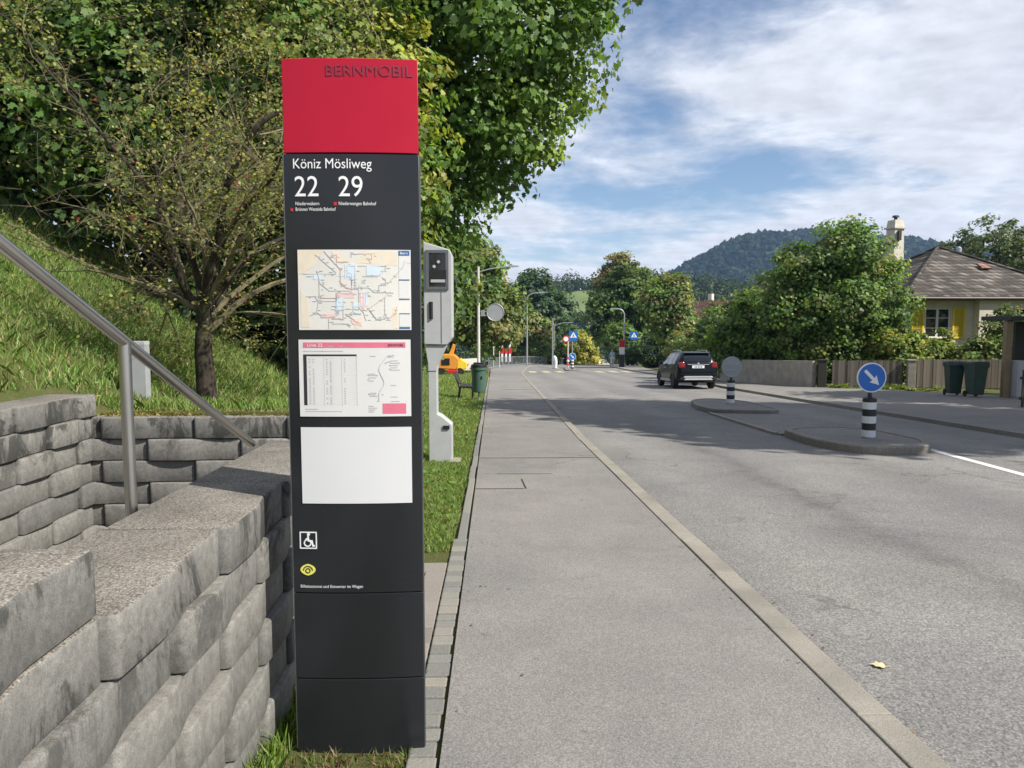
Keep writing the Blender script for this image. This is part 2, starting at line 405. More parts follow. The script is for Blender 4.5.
# ------------------------------------------------------------------ world, sun
SUN_EL = math.radians(43); SUN_AZ = math.atan2(.86, -.5)          # azimuth clockwise from +Y
sd = Vector((math.sin(SUN_AZ) * math.cos(SUN_EL), math.cos(SUN_AZ) * math.cos(SUN_EL), math.sin(SUN_EL)))
w = bpy.data.worlds.new('World'); scene.world = w; w.use_nodes = True
nt = w.node_tree; nt.nodes.clear(); N = nt.nodes.new; L = nt.links.new
out = N('ShaderNodeOutputWorld'); bg = N('ShaderNodeBackground'); bg.inputs['Strength'].default_value = .085
sky = N('ShaderNodeTexSky'); sky.sky_type = 'NISHITA'; sky.sun_disc = False
sky.sun_elevation = SUN_EL; sky.sun_rotation = SUN_AZ; sky.altitude = 550; sky.air_density = 1.0; sky.dust_density = .3; sky.ozone_density = 2.5
tc = N('ShaderNodeTexCoord'); sp = N('ShaderNodeSeparateXYZ'); L(tc.outputs['Generated'], sp.inputs[0])
def wm(op, a, b=None, c=None):
    n = N('ShaderNodeMath'); n.operation = op
    for k, v in enumerate((a, b, c)):
        if v is None: continue
        if hasattr(v, 'is_linked'): L(v, n.inputs[k])
        else: n.inputs[k].default_value = v
    return n.outputs[0]
den = wm('ADD', wm('MAXIMUM', sp.outputs[2], 0.0), .13)
px = wm('DIVIDE', sp.outputs[0], den); py = wm('DIVIDE', sp.outputs[1], den)
cv = N('ShaderNodeCombineXYZ'); L(px, cv.inputs[0]); L(py, cv.inputs[1])
def wnoise(scale, detail, rough, off, dist=0.0):
    mp = N('ShaderNodeMapping'); mp.inputs['Location'].default_value = off; mp.inputs['Rotation'].default_value = (0, 0, .35); mp.inputs['Scale'].default_value = (1, 1, 1); L(cv.outputs[0], mp.inputs[0])
    n = N('ShaderNodeTexNoise'); n.inputs['Scale'].default_value = scale; n.inputs['Detail'].default_value = detail; n.inputs['Roughness'].default_value = rough; n.inputs['Distortion'].default_value = dist
    L(mp.outputs[0], n.inputs['Vector']); return n.outputs['Fac']
def wramp(fac, stops):
    n = N('ShaderNodeValToRGB'); e = n.color_ramp.elements
    while len(e) < len(stops): e.new(.5)
    for k, (p, c) in enumerate(stops):
        e[k].position = p; e[k].color = (*c, 1) if hasattr(c, '__len__') else (c, c, c, 1)
    L(fac, n.inputs['Fac']); return n.outputs['Color']
def wmix(a, b, f):
    n = N('ShaderNodeMix'); n.data_type = 'RGBA'
    for sock, v in ((n.inputs[6], a), (n.inputs[7], b), (n.inputs[0], f)):
        if hasattr(v, 'is_linked'): L(v, sock)
        elif hasattr(v, '__len__'): sock.default_value = (*v, 1)
        else: sock.default_value = v
    return n.outputs[2]
OFF = (1.6, 3.6, 0)
n1 = wnoise(.55, 3, .5, OFF, .0); n2 = wnoise(2.1, 10, .62, (0.4, 5.2, 0), .15); n2s = wnoise(2.1, 6, .6, (0.4 + .05, 5.2 - .04, 0), .15); n3 = wnoise(.9, 5, .55, (7.7, 2.1, 0))
dens = wm('ADD', wm('MULTIPLY', n1, .74), wm('MULTIPLY', n2, .26))
cover = wramp(dens, [(.405, 0), (.455, .42), (.50, .85), (.57, 1)])
body = wramp(dens, [(.42, (6.3, 6.6, 7.5)), (.49, (7.2, 7.4, 7.9)), (.56, (6.3, 6.5, 7.2)), (.66, (5.0, 5.25, 6.0))])
puff = wm('MULTIPLY_ADD', wm('SUBTRACT', n2, n2s), 1.3, 1.0)
pv = N('ShaderNodeVectorMath'); pv.operation = 'SCALE'; L(body, pv.inputs[0]); L(puff, pv.inputs['Scale'])
bright = pv.outputs[0]
skyc = wmix(sky.outputs[0], bright, cover)
L(skyc, bg.inputs['Color']); L(bg.outputs[0], out.inputs['Surface'])

sl = bpy.data.lights.new('sun', 'SUN'); sl.energy = 5.0; sl.angle = math.radians(.5); sl.color = (1.0, .94, .84)
so = link(bpy.data.objects.new('sun', sl)); so.rotation_euler = sd.to_track_quat('Z', 'Y').to_euler(); so.location = (40, -30, 60)

# ------------------------------------------------------------------ camera
cam = bpy.data.cameras.new('camera'); co = link(bpy.data.objects.new('camera', cam)); scene.camera = co
co.location = (0, 0, 1.6); co.rotation_euler = (math.radians(90 - 4.7), 0, math.radians(-1.471))
cam.sensor_width = 36; cam.lens = 740 / 1024 * 36; cam.clip_end = 6000; cam.clip_start = .05

# ------------------------------------------------------------------ ground sheet
def interp(pts, y): return np.interp(y, [p[0] for p in pts], [p[1] for p in pts])
KL = [(-60, 1.59), (3, 1.56), (13, 1.53), (25, 1.67), (45, 1.9), (55, 2.05), (62, 2.5), (74, 3.3), (84, 4.3), (98, 7.2), (115, 12), (140, 20), (170, 31)]     # road side of the near footway
KR = [(-60, 9.9), (13, 9.74), (22, 9.86), (32, 10.1), (42, 11.0), (53, 11.3), (65, 11.65), (78, 12.5), (88, 14.1), (98, 16.4), (115, 21), (140, 29), (170, 40)]
def kl(y): return interp(KL, y)
def kr(y): return interp(KR, y)
xs = np.unique(np.concatenate([[-1500, -900, -500, -300, -200, -140, -100, -70, -50, -40, -32, -26, -22, -18, -15], np.arange(-13, -3.4, .4), [-3.3, -3.25, -3.19, -3.0, -2.5, -2, -1.6], np.arange(-1.4, .2, .1),
    [.6, 1.2, 2, 4, 7, 9, 10, 11, 12, 13, 14, 15, 16, 17, 18, 19, 20, 22, 25, 28, 32, 38, 45, 55, 70, 90, 120, 160, 220, 300, 450, 700, 1000, 1500]]))
ys = np.unique(np.concatenate([[-190, -120, -80, -50, -30, -18, -10, -5, -2], np.arange(0, 5.6, .5), [5.58, 5.61, 5.66, 5.7], np.arange(6, 16, .4), np.arange(16, 40, 1), np.arange(40, 130, 3), np.arange(130, 210, 8), [220, 240, 270, 310, 360, 430, 520, 650, 800, 1000, 1250, 1590]]))
X, Y = np.meshgrid(xs, ys)
Z = zt(X, Y)
corr = (X > -.22) & (X < np.maximum(18, kr(Y) + 1.5)) & (Y < 175)
Z = Z + np.where(corr, -.16, .0)
Z += np.where((~corr) & (np.abs(X) < 40) & (Y < 120), .015 * np.sin(X * 3.1 + Y * 1.3) + .01 * np.sin(Y * 4.7), 0)
nx, ny = len(xs), len(ys)
vs = np.stack([X, Y, Z], -1).reshape(-1, 3)
fs = [(j * nx + i, j * nx + i + 1, (j + 1) * nx + i + 1, (j + 1) * nx + i) for j in range(ny - 1) for i in range(nx - 1)]
mb = MB(); mb.v = vs.tolist(); mb.f = fs; mb.m = [0] * len(fs)
tag(mb.build('ground', M['soil'], smooth_angle=60, recalc=False), kind='structure')

# ------------------------------------------------------------------ road, footways, kerbs
ROADY = np.concatenate([np.arange(-30, 40, 1.0), np.arange(40, 172, 2.0)])
def strip(name, mat, fl, fr, dz, ysamp, ncross=2, depth=0.0):
    vs = []; fs = []
    for y in ysamp:
        a, b = float(fl(y)), float(fr(y)); z = float(zg(y)) + dz
        for k in range(ncross): vs.append((a + (b - a) * k / (ncross - 1), y, z))
    n = len(ysamp)
    for j in range(n - 1):
        for k in range(ncross - 1):
            fs.append((j * ncross + k, j * ncross + k + 1, (j + 1) * ncross + k + 1, (j + 1) * ncross + k))
    if depth:
        off = len(vs)
        for j in range(n):
            p = vs[j * ncross]; q = vs[j * ncross + ncross - 1]
            vs += [(p[0], p[1], p[2] - depth), (q[0], q[1], q[2] - depth)]
        for j in range(n - 1):
            fs.append((j * ncross, (j + 1) * ncross, off + 2 * (j + 1), off + 2 * j))
            fs.append((j * ncross + ncross - 1, off + 2 * j + 1, off + 2 * (j + 1) + 1, (j + 1) * ncross + ncross - 1))
    m = MB(); m.v = vs; m.f = fs; m.m = [0] * len(fs)
    o = m.build(name, mat, recalc=False); return tag(o, kind='structure')
strip('road', M['road'], lambda y: kl(y) + .14, lambda y: kr(y), 0.0, ROADY, 6)
strip('footway', M['walk'], lambda y: -.205 - .6 * float(smooth(60, 110, y)) + max(0, float(kl(y)) - 3.4) * .85, lambda y: kl(y) - .012, .045, ROADY, 4, .14)
# the kerb: long granite stones end to end
def kerb(name, fx, width, dz, y0, y1, stone, parent=None, mat='kerb'):
    m = MB(); y = y0
    while y < y1:
        e = min(y + stone, y1) - .008
        a0, a1 = float(fx(y)), float(fx(e)); z0, z1 = float(zg(y)) + dz, float(zg(e)) + dz
        j = random.uniform(-.004, .004)
        top = [(a0 + j, y, z0), (a0 + width + j, y, z0), (a1 + width + j, e, z1), (a1 + j, e, z1)]
        bot = [(p[0], p[1], p[2] - .2) for p in top]
        m.add(top + bot, [(0, 1, 2, 3), (4, 7, 6, 5), (0, 4, 5, 1), (1, 5, 6, 2), (2, 6, 7, 3), (3, 7, 4, 0)])
        y += stone
    return tag(m.build(name, M[mat], parent, bevel=.008), kind='structure')
kerb('kerb', kl, .15, .05, -8, 172, 1.0)
kerb('kerb', kr, .14, .09, -8, 172, 1.0, None, 'kerb_conc')
def far_edge(y):
    return float(np.interp(y, [-30, 5, 18, 22, 31.5, 38.5, 60, 80, 100, 170], [19, 19, 19, 19.5, 13.9, 12.6, 13.4, 15.5, 19, 43]))
strip('footway', M['walk2'], lambda y: kr(y) + .15, far_edge, .085, ROADY, 4, .1)
# granite setts beside the near footway, then a thin edging stone
m = MB(); y = .4
while y < 6.05:
    l = random.uniform(.10, .16) if y > 2 else .15
    e = y + l - .012; wj = random.uniform(-.008, .008)
    m.box((-.278 + wj * .5, (y + e) / 2, float(zg((y + e) / 2)) - .018 + random.uniform(-.004, .004)), (.115 + wj, e - y, .1), M=Matrix.Rotation(-math.atan(G), 3, 'X'))
    y += l
tag(m.build('sett_edging', M['sett'], bevel=.008), kind='structure')
m = MB(); y = 6.1
while y < 46:
    m.box((-.265 + random.uniform(-.008, .008), y + .48, float(zg(y + .48)) - .02), (.075, .975, .12), M=Matrix.Rotation(-math.atan(G), 3, 'X')); y += .985
tag(m.build('edging_stone', M['sett'], bevel=.008), kind='structure')
m = MB()
for j in range(9):
    yy = 3.55 + j * .2175
    xx = -.342
    for i in range(10):
        wd_ = .145 if (i == 0 and j % 2) else .29
        m.box((xx - wd_ / 2, yy, float(zg(yy)) - .008 + random.uniform(-.002, .002)), (wd_ - .006, .213, .08), M=Matrix.Rotation(-math.atan(G), 3, 'X')); xx -= wd_
tag(m.build('paving_slabs', M['pave'], bevel=.004), kind='structure')
m = MB(); yy = -6
while yy < 46:
    m.box((-.212, yy + .5, float(zg(yy + .5)) - .005), (.03, 1.0, .05), M=Matrix.Rotation(-math.atan(G), 3, 'X')); yy += 1.0
tag(m.build('verge_soil', M['soil']), kind='structure')
# saw-cut joints across the footway and one short repair cut
m = MB()
for (x0, x1, y0, wd) in [(-.2, 1.6, 10.72, .02), (-.2, .35, 8.28, .018), (.05, .75, 9.3, .0), (-.2, 1.66, 19.3, .03), (.4, 1.6, 30.5, .05)]:
    m.box(((x0 + x1) / 2, y0, float(zg(y0)) + .0475), (x1 - x0, wd, .004))
m.box((.36, 8.6, float(zg(8.6)) + .0475), (.016, .62, .004), M=Matrix.Rotation(.04, 3, 'Z') @ Matrix.Rotation(-math.atan(G), 3, 'X'))
tag(m.build('asphalt_joint', M['joint']), kind='structure')
# markings
m = MB()
for k in range(8):
    x = 2.9 + k * 1.08
    if 6.0 < x < 7.5: continue
    m.add([(x, 57.2, float(zg(57.2)) + .004), (x + .55, 57.2, float(zg(57.2)) + .004), (x + .55, 61.2, float(zg(61.2)) + .004), (x, 61.2, float(zg(61.2)) + .004)], [(0, 1, 2, 3)])
tag(m.build('crossing_markings', M['yellow_paint'], recalc=False), kind='structure')
m = MB()
for (a, b) in [((7.14, 11.9), (6.80, 8.6)), ((6.80, 8.6), (6.6, 2.0))]:
    m.add([(a[0] - .07, a[1], float(zg(a[1])) + .004), (a[0] + .07, a[1], float(zg(a[1])) + .004), (b[0] + .07, b[1], float(zg(b[1])) + .004), (b[0] - .07, b[1], float(zg(b[1])) + .004)], [(0, 1, 2, 3)])
tag(m.build('lane_marking', M['white_paint'], recalc=False), kind='structure')

# traffic islands: kerbed ends and a flush middle
def island(name, pts, h, mat_top, kname=True):
    cx = sum(p[0] for p in pts) / len(pts); cy = sum(p[1] for p in pts) / len(pts)
    inner = [(cx + (p[0] - cx) * (1 - .15 / max(.3, math.hypot(p[0] - cx, p[1] - cy))), cy + (p[1] - cy) * (1 - .15 / max(.3, math.hypot(p[0] - cx, p[1] - cy)))) for p in pts]
    n = len(pts)
    e = link(bpy.data.objects.new(name, None)); tag(e, kind='structure')
    m = MB()
    Zf = lambda p, d: (p[0], p[1], float(zg(p[1])) + d)
    ch = [(cx + (p[0] - cx) * .985, cy + (p[1] - cy) * .985) for p in pts]
    vs = [Zf(p, -.05) for p in pts] + [Zf(p, h - .02) for p in pts] + [Zf(p, h) for p in ch] + [Zf(p, h) for p in inner] + [Zf(p, h - .02) for p in inner]
    fs = []
    for r in range(4):
        for k in range(n): fs.append((r * n + k, r * n + (k + 1) % n, (r + 1) * n + (k + 1) % n, (r + 1) * n + k))
    m.add(vs, fs); m.build('kerb_ring', M['kerb_conc'], e)
    m = MB(); m.add([Zf(p, h - .012) for p in inner], [tuple(range(n))]); m.build('island_top', mat_top, e)
    return e
def rounded(pts, r=.35, k=4):
    outp = []
    n = len(pts)
    for i in range(n):
        p = Vector(pts[i]); a = Vector(pts[i - 1]); b = Vector(pts[(i + 1) % n])
        da = (a - p); db = (b - p); ra = min(r, da.length * .45); rb = min(r, db.length * .45)
        A = p + da.normalized() * ra; B = p + db.normalized() * rb
        for q in range(k + 1):
            t_ = q / k; outp.append(tuple((A * (1 - t_) ** 2 + p * 2 * t_ * (1 - t_) + B * t_ ** 2)))
    return outp
island('traffic_island', rounded([(5.5, 14.0), (5.38, 12.3), (5.7, 11.2), (6.75, 11.15), (7.3, 12.0), (7.3, 13.8), (6.6, 14.5)], .5), .13, M['walk2'])
island('traffic_island', rounded([(5.62, 20.4), (5.62, 18.7), (7.3, 18.3), (7.6, 22.0), (6.9, 23.3), (6.1, 22.6)], .5), .13, M['walk2'])
m = MB(); m.prism([(5.48, 13.9), (7.3, 13.7), (7.3, 18.4), (5.6, 18.8)], -.02, .0)
for i, v in enumerate(m.v): m.v[i] = (v[0], v[1], float(zg(v[1])) + .03 + v[2])
tag(m.build('island_middle', M['walk2']), kind='structure')
m = MB(); m.prism([(5.40, 13.95), (5.475, 13.95), (5.595, 18.75), (5.52, 18.75)], -.05, .05)
for i, v in enumerate(m.v): m.v[i] = (v[0], v[1], float(zg(v[1])) + .0 + v[2])
tag(m.build('kerb', M['post_conc']), kind='structure')
island('traffic_island', rounded([(6.1, 62.0), (7.5, 61.9), (7.9, 72), (6.9, 72)], .5), .1, M['walk2'])

# ------------------------------------------------------------------ block walls
def block_wall(name, label, origin, tdir, nrm, rows, ztop, thick, L, start, end, phase, rh=.165, A=.015, extra=None):
    """rows of wavy concrete blocks: each bulges over its first half and draws back over its second"""
    o = thing(name, label, 'wall', (origin[0], origin[1], 0))
    m = MB()
    def outline(l, t0, t1):
        pts = []
        for k in range(0, 33):
            f_ = k / 32; t_ = t0 + (t1 - t0) * (f_ - .09 * math.sin(2 * PI * f_))
            s = 1 - 2 * float(smooth(.36 * L, .66 * L, t_))
            wv = A * s + .006 * math.sin(PI * t_ / L)
            for d, r in ((t_ - t0, .024), (t1 - t_, .014)):
                if d < r: wv -= (r - math.sqrt(max(0, r * r - (r - d) ** 2)))
            pts.append((t_, wv))
        return pts
    full_end = end
    for row in range(-len(extra) if extra else 0, rows):
        end = extra[-row - 1] if row < 0 else full_end
        z1 = ztop - row * rh; z0 = z1 - rh + .006
        ph = phase + (L / 2 if row % 2 else 0) - 40 * L
        while ph < start - L: ph += L
        s = ph
        if row < 0: s = ph = end - 6 * L
        while s < start - L: s += L
        while s < end - .02:
            a = max(s, start) - s; b = min(s + L - .006, end) - s
            if b - a > .06:
                jn = random.uniform(-.006, .006)
                fr = outline(L, a, b)
                n = len(fr); rings = []
                for (zz, ins) in ((z0, .004), (z0 + .005, 0), (z1 - .010, 0), (z1 - .003, .003), (z1, .010)):
                    ring = [(min(max(t_, a + ins), b - ins), wv - ins + jn) for t_, wv in fr] + [(b - ins, -thick + ins), (a + ins, -thick + ins)]
                    rings.append([(s + t_, q, zz) for t_, q in ring])
                nn = n + 2; vs = []
                for r_ in rings:
                    for (tt, q, zz) in r_: vs.append((tdir[0] * tt + nrm[0] * q, tdir[1] * tt + nrm[1] * q, zz))
                fs = []
                for r_ in range(len(rings) - 1):
                    for k in range(nn): fs.append((r_ * nn + k, r_ * nn + (k + 1) % nn, (r_ + 1) * nn + (k + 1) % nn, (r_ + 1) * nn + k))
                fs.append(tuple(range(nn - 1, -1, -1))); fs.append(tuple((len(rings) - 1) * nn + k for k in range(nn)))
                m.add(vs, fs)
            s += L
    ob = m.build('blocks', M['block'], o, smooth_angle=50)
    # dark earth core so that the joints are not open slits
    m = MB()
    c = [(start + .05, -thick + .06), (end - .05, -thick + .06), (end - .05, -.09), (start + .05, -.09)]
    P = [(tdir[0] * a + nrm[0] * b, tdir[1] * a + nrm[1] * b) for a, b in c]
    m.prism(P, ztop - rows * rh, ztop - .06); m.build('core', M['joint'], o)
    return o
block_wall('retaining_wall', 'low wall of wavy grey concrete blocks running along the footway up to the information pillar', (-.9, 0), (0, 1), (1, 0), 8, .92, .40, .74, -1.2, 4.29, 1.70, extra=[1.70])
block_wall('retaining_wall', 'back wall of grey blocks with mossy top, behind the lower end of the steel handrail', (0, 5.55), (1, 0), (0, -1), 7, .9, .36, .69, -3.2, -.85, -2.93)
block_wall('retaining_wall', 'taller side wall of pale blocks below the grass bank, on the far side of the handrail post', (-3.0, 0), (0, 1), (1, 0), 9, 1.07, .36, .69, -1.2, 5.60, 4.70)
# steps between the walls, climbing towards the viewer
m = MB()
for k in range(9):
    y1 = 4.1 - k * .38
    m.box((-2.15, y1 - .19 - .6, -.2 + (k + 1) * .16 / 2 - .3), (1.66, .38 + 1.2, (k + 1) * .16 + .6))
tag(m.build('steps', M['post_conc'], bevel=.01), kind='structure')
# moss along the top of the back wall: soft tufts
def moss():
    n = 2600
    x = RNG.uniform(-3.0, -.9, n); y = RNG.normal(5.76, .07, n).clip(5.6, 5.92)
    P = np.stack([x, y, np.full(n, .898)], -1)
    a = RNG.uniform(0, 2 * PI, n); s = RNG.uniform(.008, .022, n)
    u = np.stack([np.cos(a), np.sin(a), np.zeros(n)], -1) * s[:, None]; v = np.stack([-np.sin(a), np.cos(a), RNG.uniform(0, .8, n)], -1) * s[:, None]
    q = np.stack([P - u, P + v * .5, P + u, P + v * 1.2 + np.array([0, 0, .012])], 1)
    c = np.array([.13, .115, .03]) * RNG.uniform(.5, 1.3, (n, 1))
    tag(fast_mesh('moss', q, 4, M['grass'], None, c), kind='stuff')
moss()

# handrail
h = thing('stair_handrail', 'brushed steel tube handrail sloping down on its post, along the stairs by the block wall', 'handrail', (-1.34, 2.7, 0))
m = MB(); m.tube([(0, -1.9, 2.375), (0, 1.40, .935)], .0215, 20); m.build('rail', M['steel'], h, smooth_angle=40)
m = MB(); m.tube([(0, .03, -.2), (0, .03, 1.535)], .0215, 20); m.build('post', M['steel'], h, smooth_angle=40)
m = MB(); m.tube([(0, 1.40, .935), (0, 1.415, .928)], .017, 16); m.build('end_cap', M['black'], h)
m = MB(); m.cyl((0, .03, -.2), .05, .012, 24); m.build('base_flange', M['steel'], h)

# ------------------------------------------------------------------ information pillar
PX, PY, PZ, PW, PH = -.532, 2.862, -.115, .508, 2.684
SAG = .013; PT = .15
def sy(x): return -SAG * (1 - (2 * x / PW) ** 2)            # front face, bulging towards the reader
pil = thing('information_pillar', 'tall dark bus stop pillar with red head, network map and timetable, close by the block wall', 'bus stop pillar', (PX * .985, 2.82, 1.6 + (PZ - 1.6) * .985 + .011)); pil.scale = (.985, .985, .985)
def slab(z0, z1, mat, name, wd=PW, off=0.0, parent=pil):
    m = MB(); n = 17
    fr = [(-wd / 2 + wd * k / (n - 1),) for k in range(n)]
    poly = [(a[0], sy(a[0]) + off) for a in fr] + [(wd / 2 - .004, .02), (wd / 2 - .085, PT), (-wd / 2 + .085, PT), (-wd / 2 + .004, .02)]
    m.prism(poly, z0, z1); return m.build(name, mat, parent, smooth_angle=30, bevel=.002)
for z0, z1 in [(-.09, .292), (.296, .642), (.646, 2.337)]: slab(z0, z1, M['anthracite'], 'body_panel')
slab(2.341, PH, M['carmine'], 'head_panel', PW - .002, -.001)
slab(.293, .295, M['edge_alu'], 'seam', PW - .01, .006); slab(.643, .645, M['edge_alu'], 'seam', PW - .01, .006)
m = MB(); m.box((0, PT + .008, PH / 2), (PW - .2, .016, PH - .01)); m.build('rear_panel', M['anthracite'], pil)
m = MB()
for sx in (-1, 1): m.box((sx * (PW / 2 + .001), .008, (2.337) / 2), (.005, .014, 2.33))
m.build('side_trim', M['edge_alu'], pil)
def flat(name, polys, mat, parent, off, thick=.0012):
    """thin printed or applied shapes following the pillar's curved front; polys in (x, z)"""
    m = MB()
    for poly in polys:
        xs_ = [p[0] for p in poly]
        n = len(poly)
        vs = [(x, sy(x) - off, z) for x, z in poly] + [(x, sy(x) - off + thick, z) for x, z in poly]
        m.add(vs, [tuple(range(n)), tuple(range(2 * n - 1, n - 1, -1))] + [(k, n + k, n + (k + 1) % n, (k + 1) % n) for k in range(n)])
    return m.build(name, mat, parent)
def flat_sheet(name, x0, z0, x1, z1, mat, parent, off=.003, thick=.002, k=12):
    m = MB(); X_ = [x0 + (x1 - x0) * i / k for i in range(k + 1)]; n = k + 1
    for d in (off, off - thick):
        for zz in (z0, z1): m.v += [(x, sy(x) - d, zz) for x in X_]
    F = [(i, i + 1, n + i + 1, n + i) for i in range(k)] + [(i + 2 * n, n + i + 2 * n, n + i + 1 + 2 * n, i + 1 + 2 * n) for i in range(k)]
    F += [(i, 2 * n + i, 2 * n + i + 1, i + 1) for i in range(k)] + [(n + i, n + i + 1, 3 * n + i + 1, 3 * n + i) for i in range(k)] + [(0, n, 3 * n, 2 * n), (k, 2 * n + k, 3 * n + k, n + k)]
    m.f = F; m.m = [0] * len(F)
    return m.build(name, mat, parent, smooth_angle=30)
def rect(x0, z0, x1, z1, k=1):
    if k == 1: return [[(x0, z0), (x1, z0), (x1, z1), (x0, z1)]]
    e = [x0 + (x1 - x0) * i / k for i in range(k + 1)]
    return [[(e[i], z0), (e[i + 1], z0), (e[i + 1], z1), (e[i], z1)] for i in range(k)]
def stroke(pts, w_):
    out_ = []
    for (a, b) in zip(pts[:-1], pts[1:]):
        d = Vector((b[0] - a[0], b[1] - a[1]))
        if d.length < 1e-6: continue
        d.normalize(); q = Vector((-d.y, d.x)) * w_ / 2; e = d * w_ / 2
        a_ = Vector(a) - e; b_ = Vector(b) + e
        out_.append([tuple(a_ - q), tuple(b_ - q), tuple(b_ + q), tuple(a_ + q)])
    return out_
def ring2d(cx, cz, r0, r1, a0=0, a1=2 * PI, n=24):
    out_ = []
    for k in range(n):
        t0 = a0 + (a1 - a0) * k / n; t1 = a0 + (a1 - a0) * (k + 1) / n
        out_.append([(cx + r0 * math.cos(t0), cz + r0 * math.sin(t0)), (cx + r1 * math.cos(t0), cz + r1 * math.sin(t0)), (cx + r1 * math.cos(t1), cz + r1 * math.sin(t1)), (cx + r0 * math.cos(t1), cz + r0 * math.sin(t1))])
    return out_
def text_polys(s, x, z, height, width=None, bold=0.0, align='L'):
    cu = bpy.data.curves.new('lettering', 'FONT'); cu.body = s; cu.size = 1.0; cu.offset = bold; cu.resolution_u = 4
    o = bpy.data.objects.new('lettering', cu); COL.objects.link(o)
    me = o.to_mesh(); me_v = [v.co.copy() for v in me.vertices]; me_f = [tuple(p.vertices) for p in me.polygons]
    o.to_mesh_clear(); bpy.data.objects.remove(o); bpy.data.curves.remove(cu)
    xs_ = [v.x for v in me_v]; x0, x1 = min(xs_), max(xs_)
    cap = .729 if not s.isdigit() else .73
    sz = height / cap; sx = sz if width is None else width / (x1 - x0)
    return [(x + (v.x - x0) * sx, z + v.y * sz) for v in me_v], me_f
def text(name, items, mat, parent, off=.0026):
    m = MB()
    for it in items:
        vs, fs = text_polys(*it)
        m.add([(a, sy(a) - off, b) for a, b in vs], fs)
    return m.build(name, mat, parent, recalc=False)
ppm = 1 / 259.6                                              # metres per photo pixel on the pillar's face
def pxx(px): return (px - 282 - (128 - 1) / 2 - 5.5) * ppm
# lettering
text('brand_lettering', [('BERNMOBIL', -.086, 2.620, .042, .322, .0)], M['letter_worn'], pil, .0036)
text('stop_name', [('Köniz Mösliweg', -.217, 2.283, .0385, .295, .0)], M['letter_white'], pil)
text('line_number', [('22', -.213, 2.180, .079, .090, .0)], M['letter_white'], pil)
text('line_number', [('29', -.047, 2.180, .079, .090, .0)], M['letter_white'], pil)
text('destinations', [('Niederwabern', -.211, 2.147, .0135, .090, .0), ('Brünnen Westside Bahnhof', -.211, 2.126, .0135, .152, .0), ('Niederwangen Bahnhof', -.047, 2.147, .0135, .140, .0)], M['letter_white'], pil)
flat('line_square', rect(-.066, 2.146, -.055, 2.158), M['sign_red'], pil, .0026)
flat('line_square', rect(-.230, 2.125, -.221, 2.136), M['sign_red'], pil, .0026)
# network map
mx0, mx1, mz0, mz1 = -.208, .219, 1.678, 1.981
pm = flat_sheet('network_map', mx0, mz0, mx1, mz1, M['paper_map'], pil)
rr = random.Random(5)
def mapxy(u, v): return (mx0 + u * (mx1 - mx0), mz0 + (1 - v) * (mz1 - mz0))
def poly_uv(*uv): return [mapxy(*p) for p in uv]
flat('map_zone', [poly_uv((.30, .02), (.66, .02), (.88, .02), (.88, .2), (.62, .17), (.36, .16)), poly_uv((0, 0), (.24, 0), (.14, .2), (.04, .3), (0, .3)), poly_uv((.02, .5), (.08, .6), (.1, .97), (.02, .97)), poly_uv((.5, .86), (.88, .7), (.88, .98), (.5, .98))], M['p_mpeach'], pm, .0036, .0004)
flat('map_zone', [poly_uv((.42, .18), (.52, .18), (.52, .3), (.42, .36)), poly_uv((.14, .31), (.5, .31), (.5, .37), (.14, .37)), poly_uv((.34, .6), (.4, .6), (.4, .75), (.34, .75)), poly_uv((.48, .66), (.55, .66), (.55, .71), (.48, .71)), poly_uv((.56, .52), (.62, .52), (.62, .7), (.56, .7)), poly_uv((.61, .2), (.74, .2), (.74, .32), (.61, .32))], M['p_mblue'] if False else simple('print pale blue', (.62, .72, .80), .4, 0, .05, 20), pm, .0038, .0004)
flat('map_zone', [poly_uv((.35, .54), (.5, .54), (.5, .6), (.35, .6)), poly_uv((.55, .53), (.59, .53), (.59, .76), (.55, .7)), poly_uv((.2, .8), (.33, .8), (.33, .85), (.2, .85)), poly_uv((.46, .87), (.56, .9), (.56, .95), (.48, .93))], simple('print pale rose', (.76, .55, .53), .4, 0, .05, 20), pm, .0038, .0004)
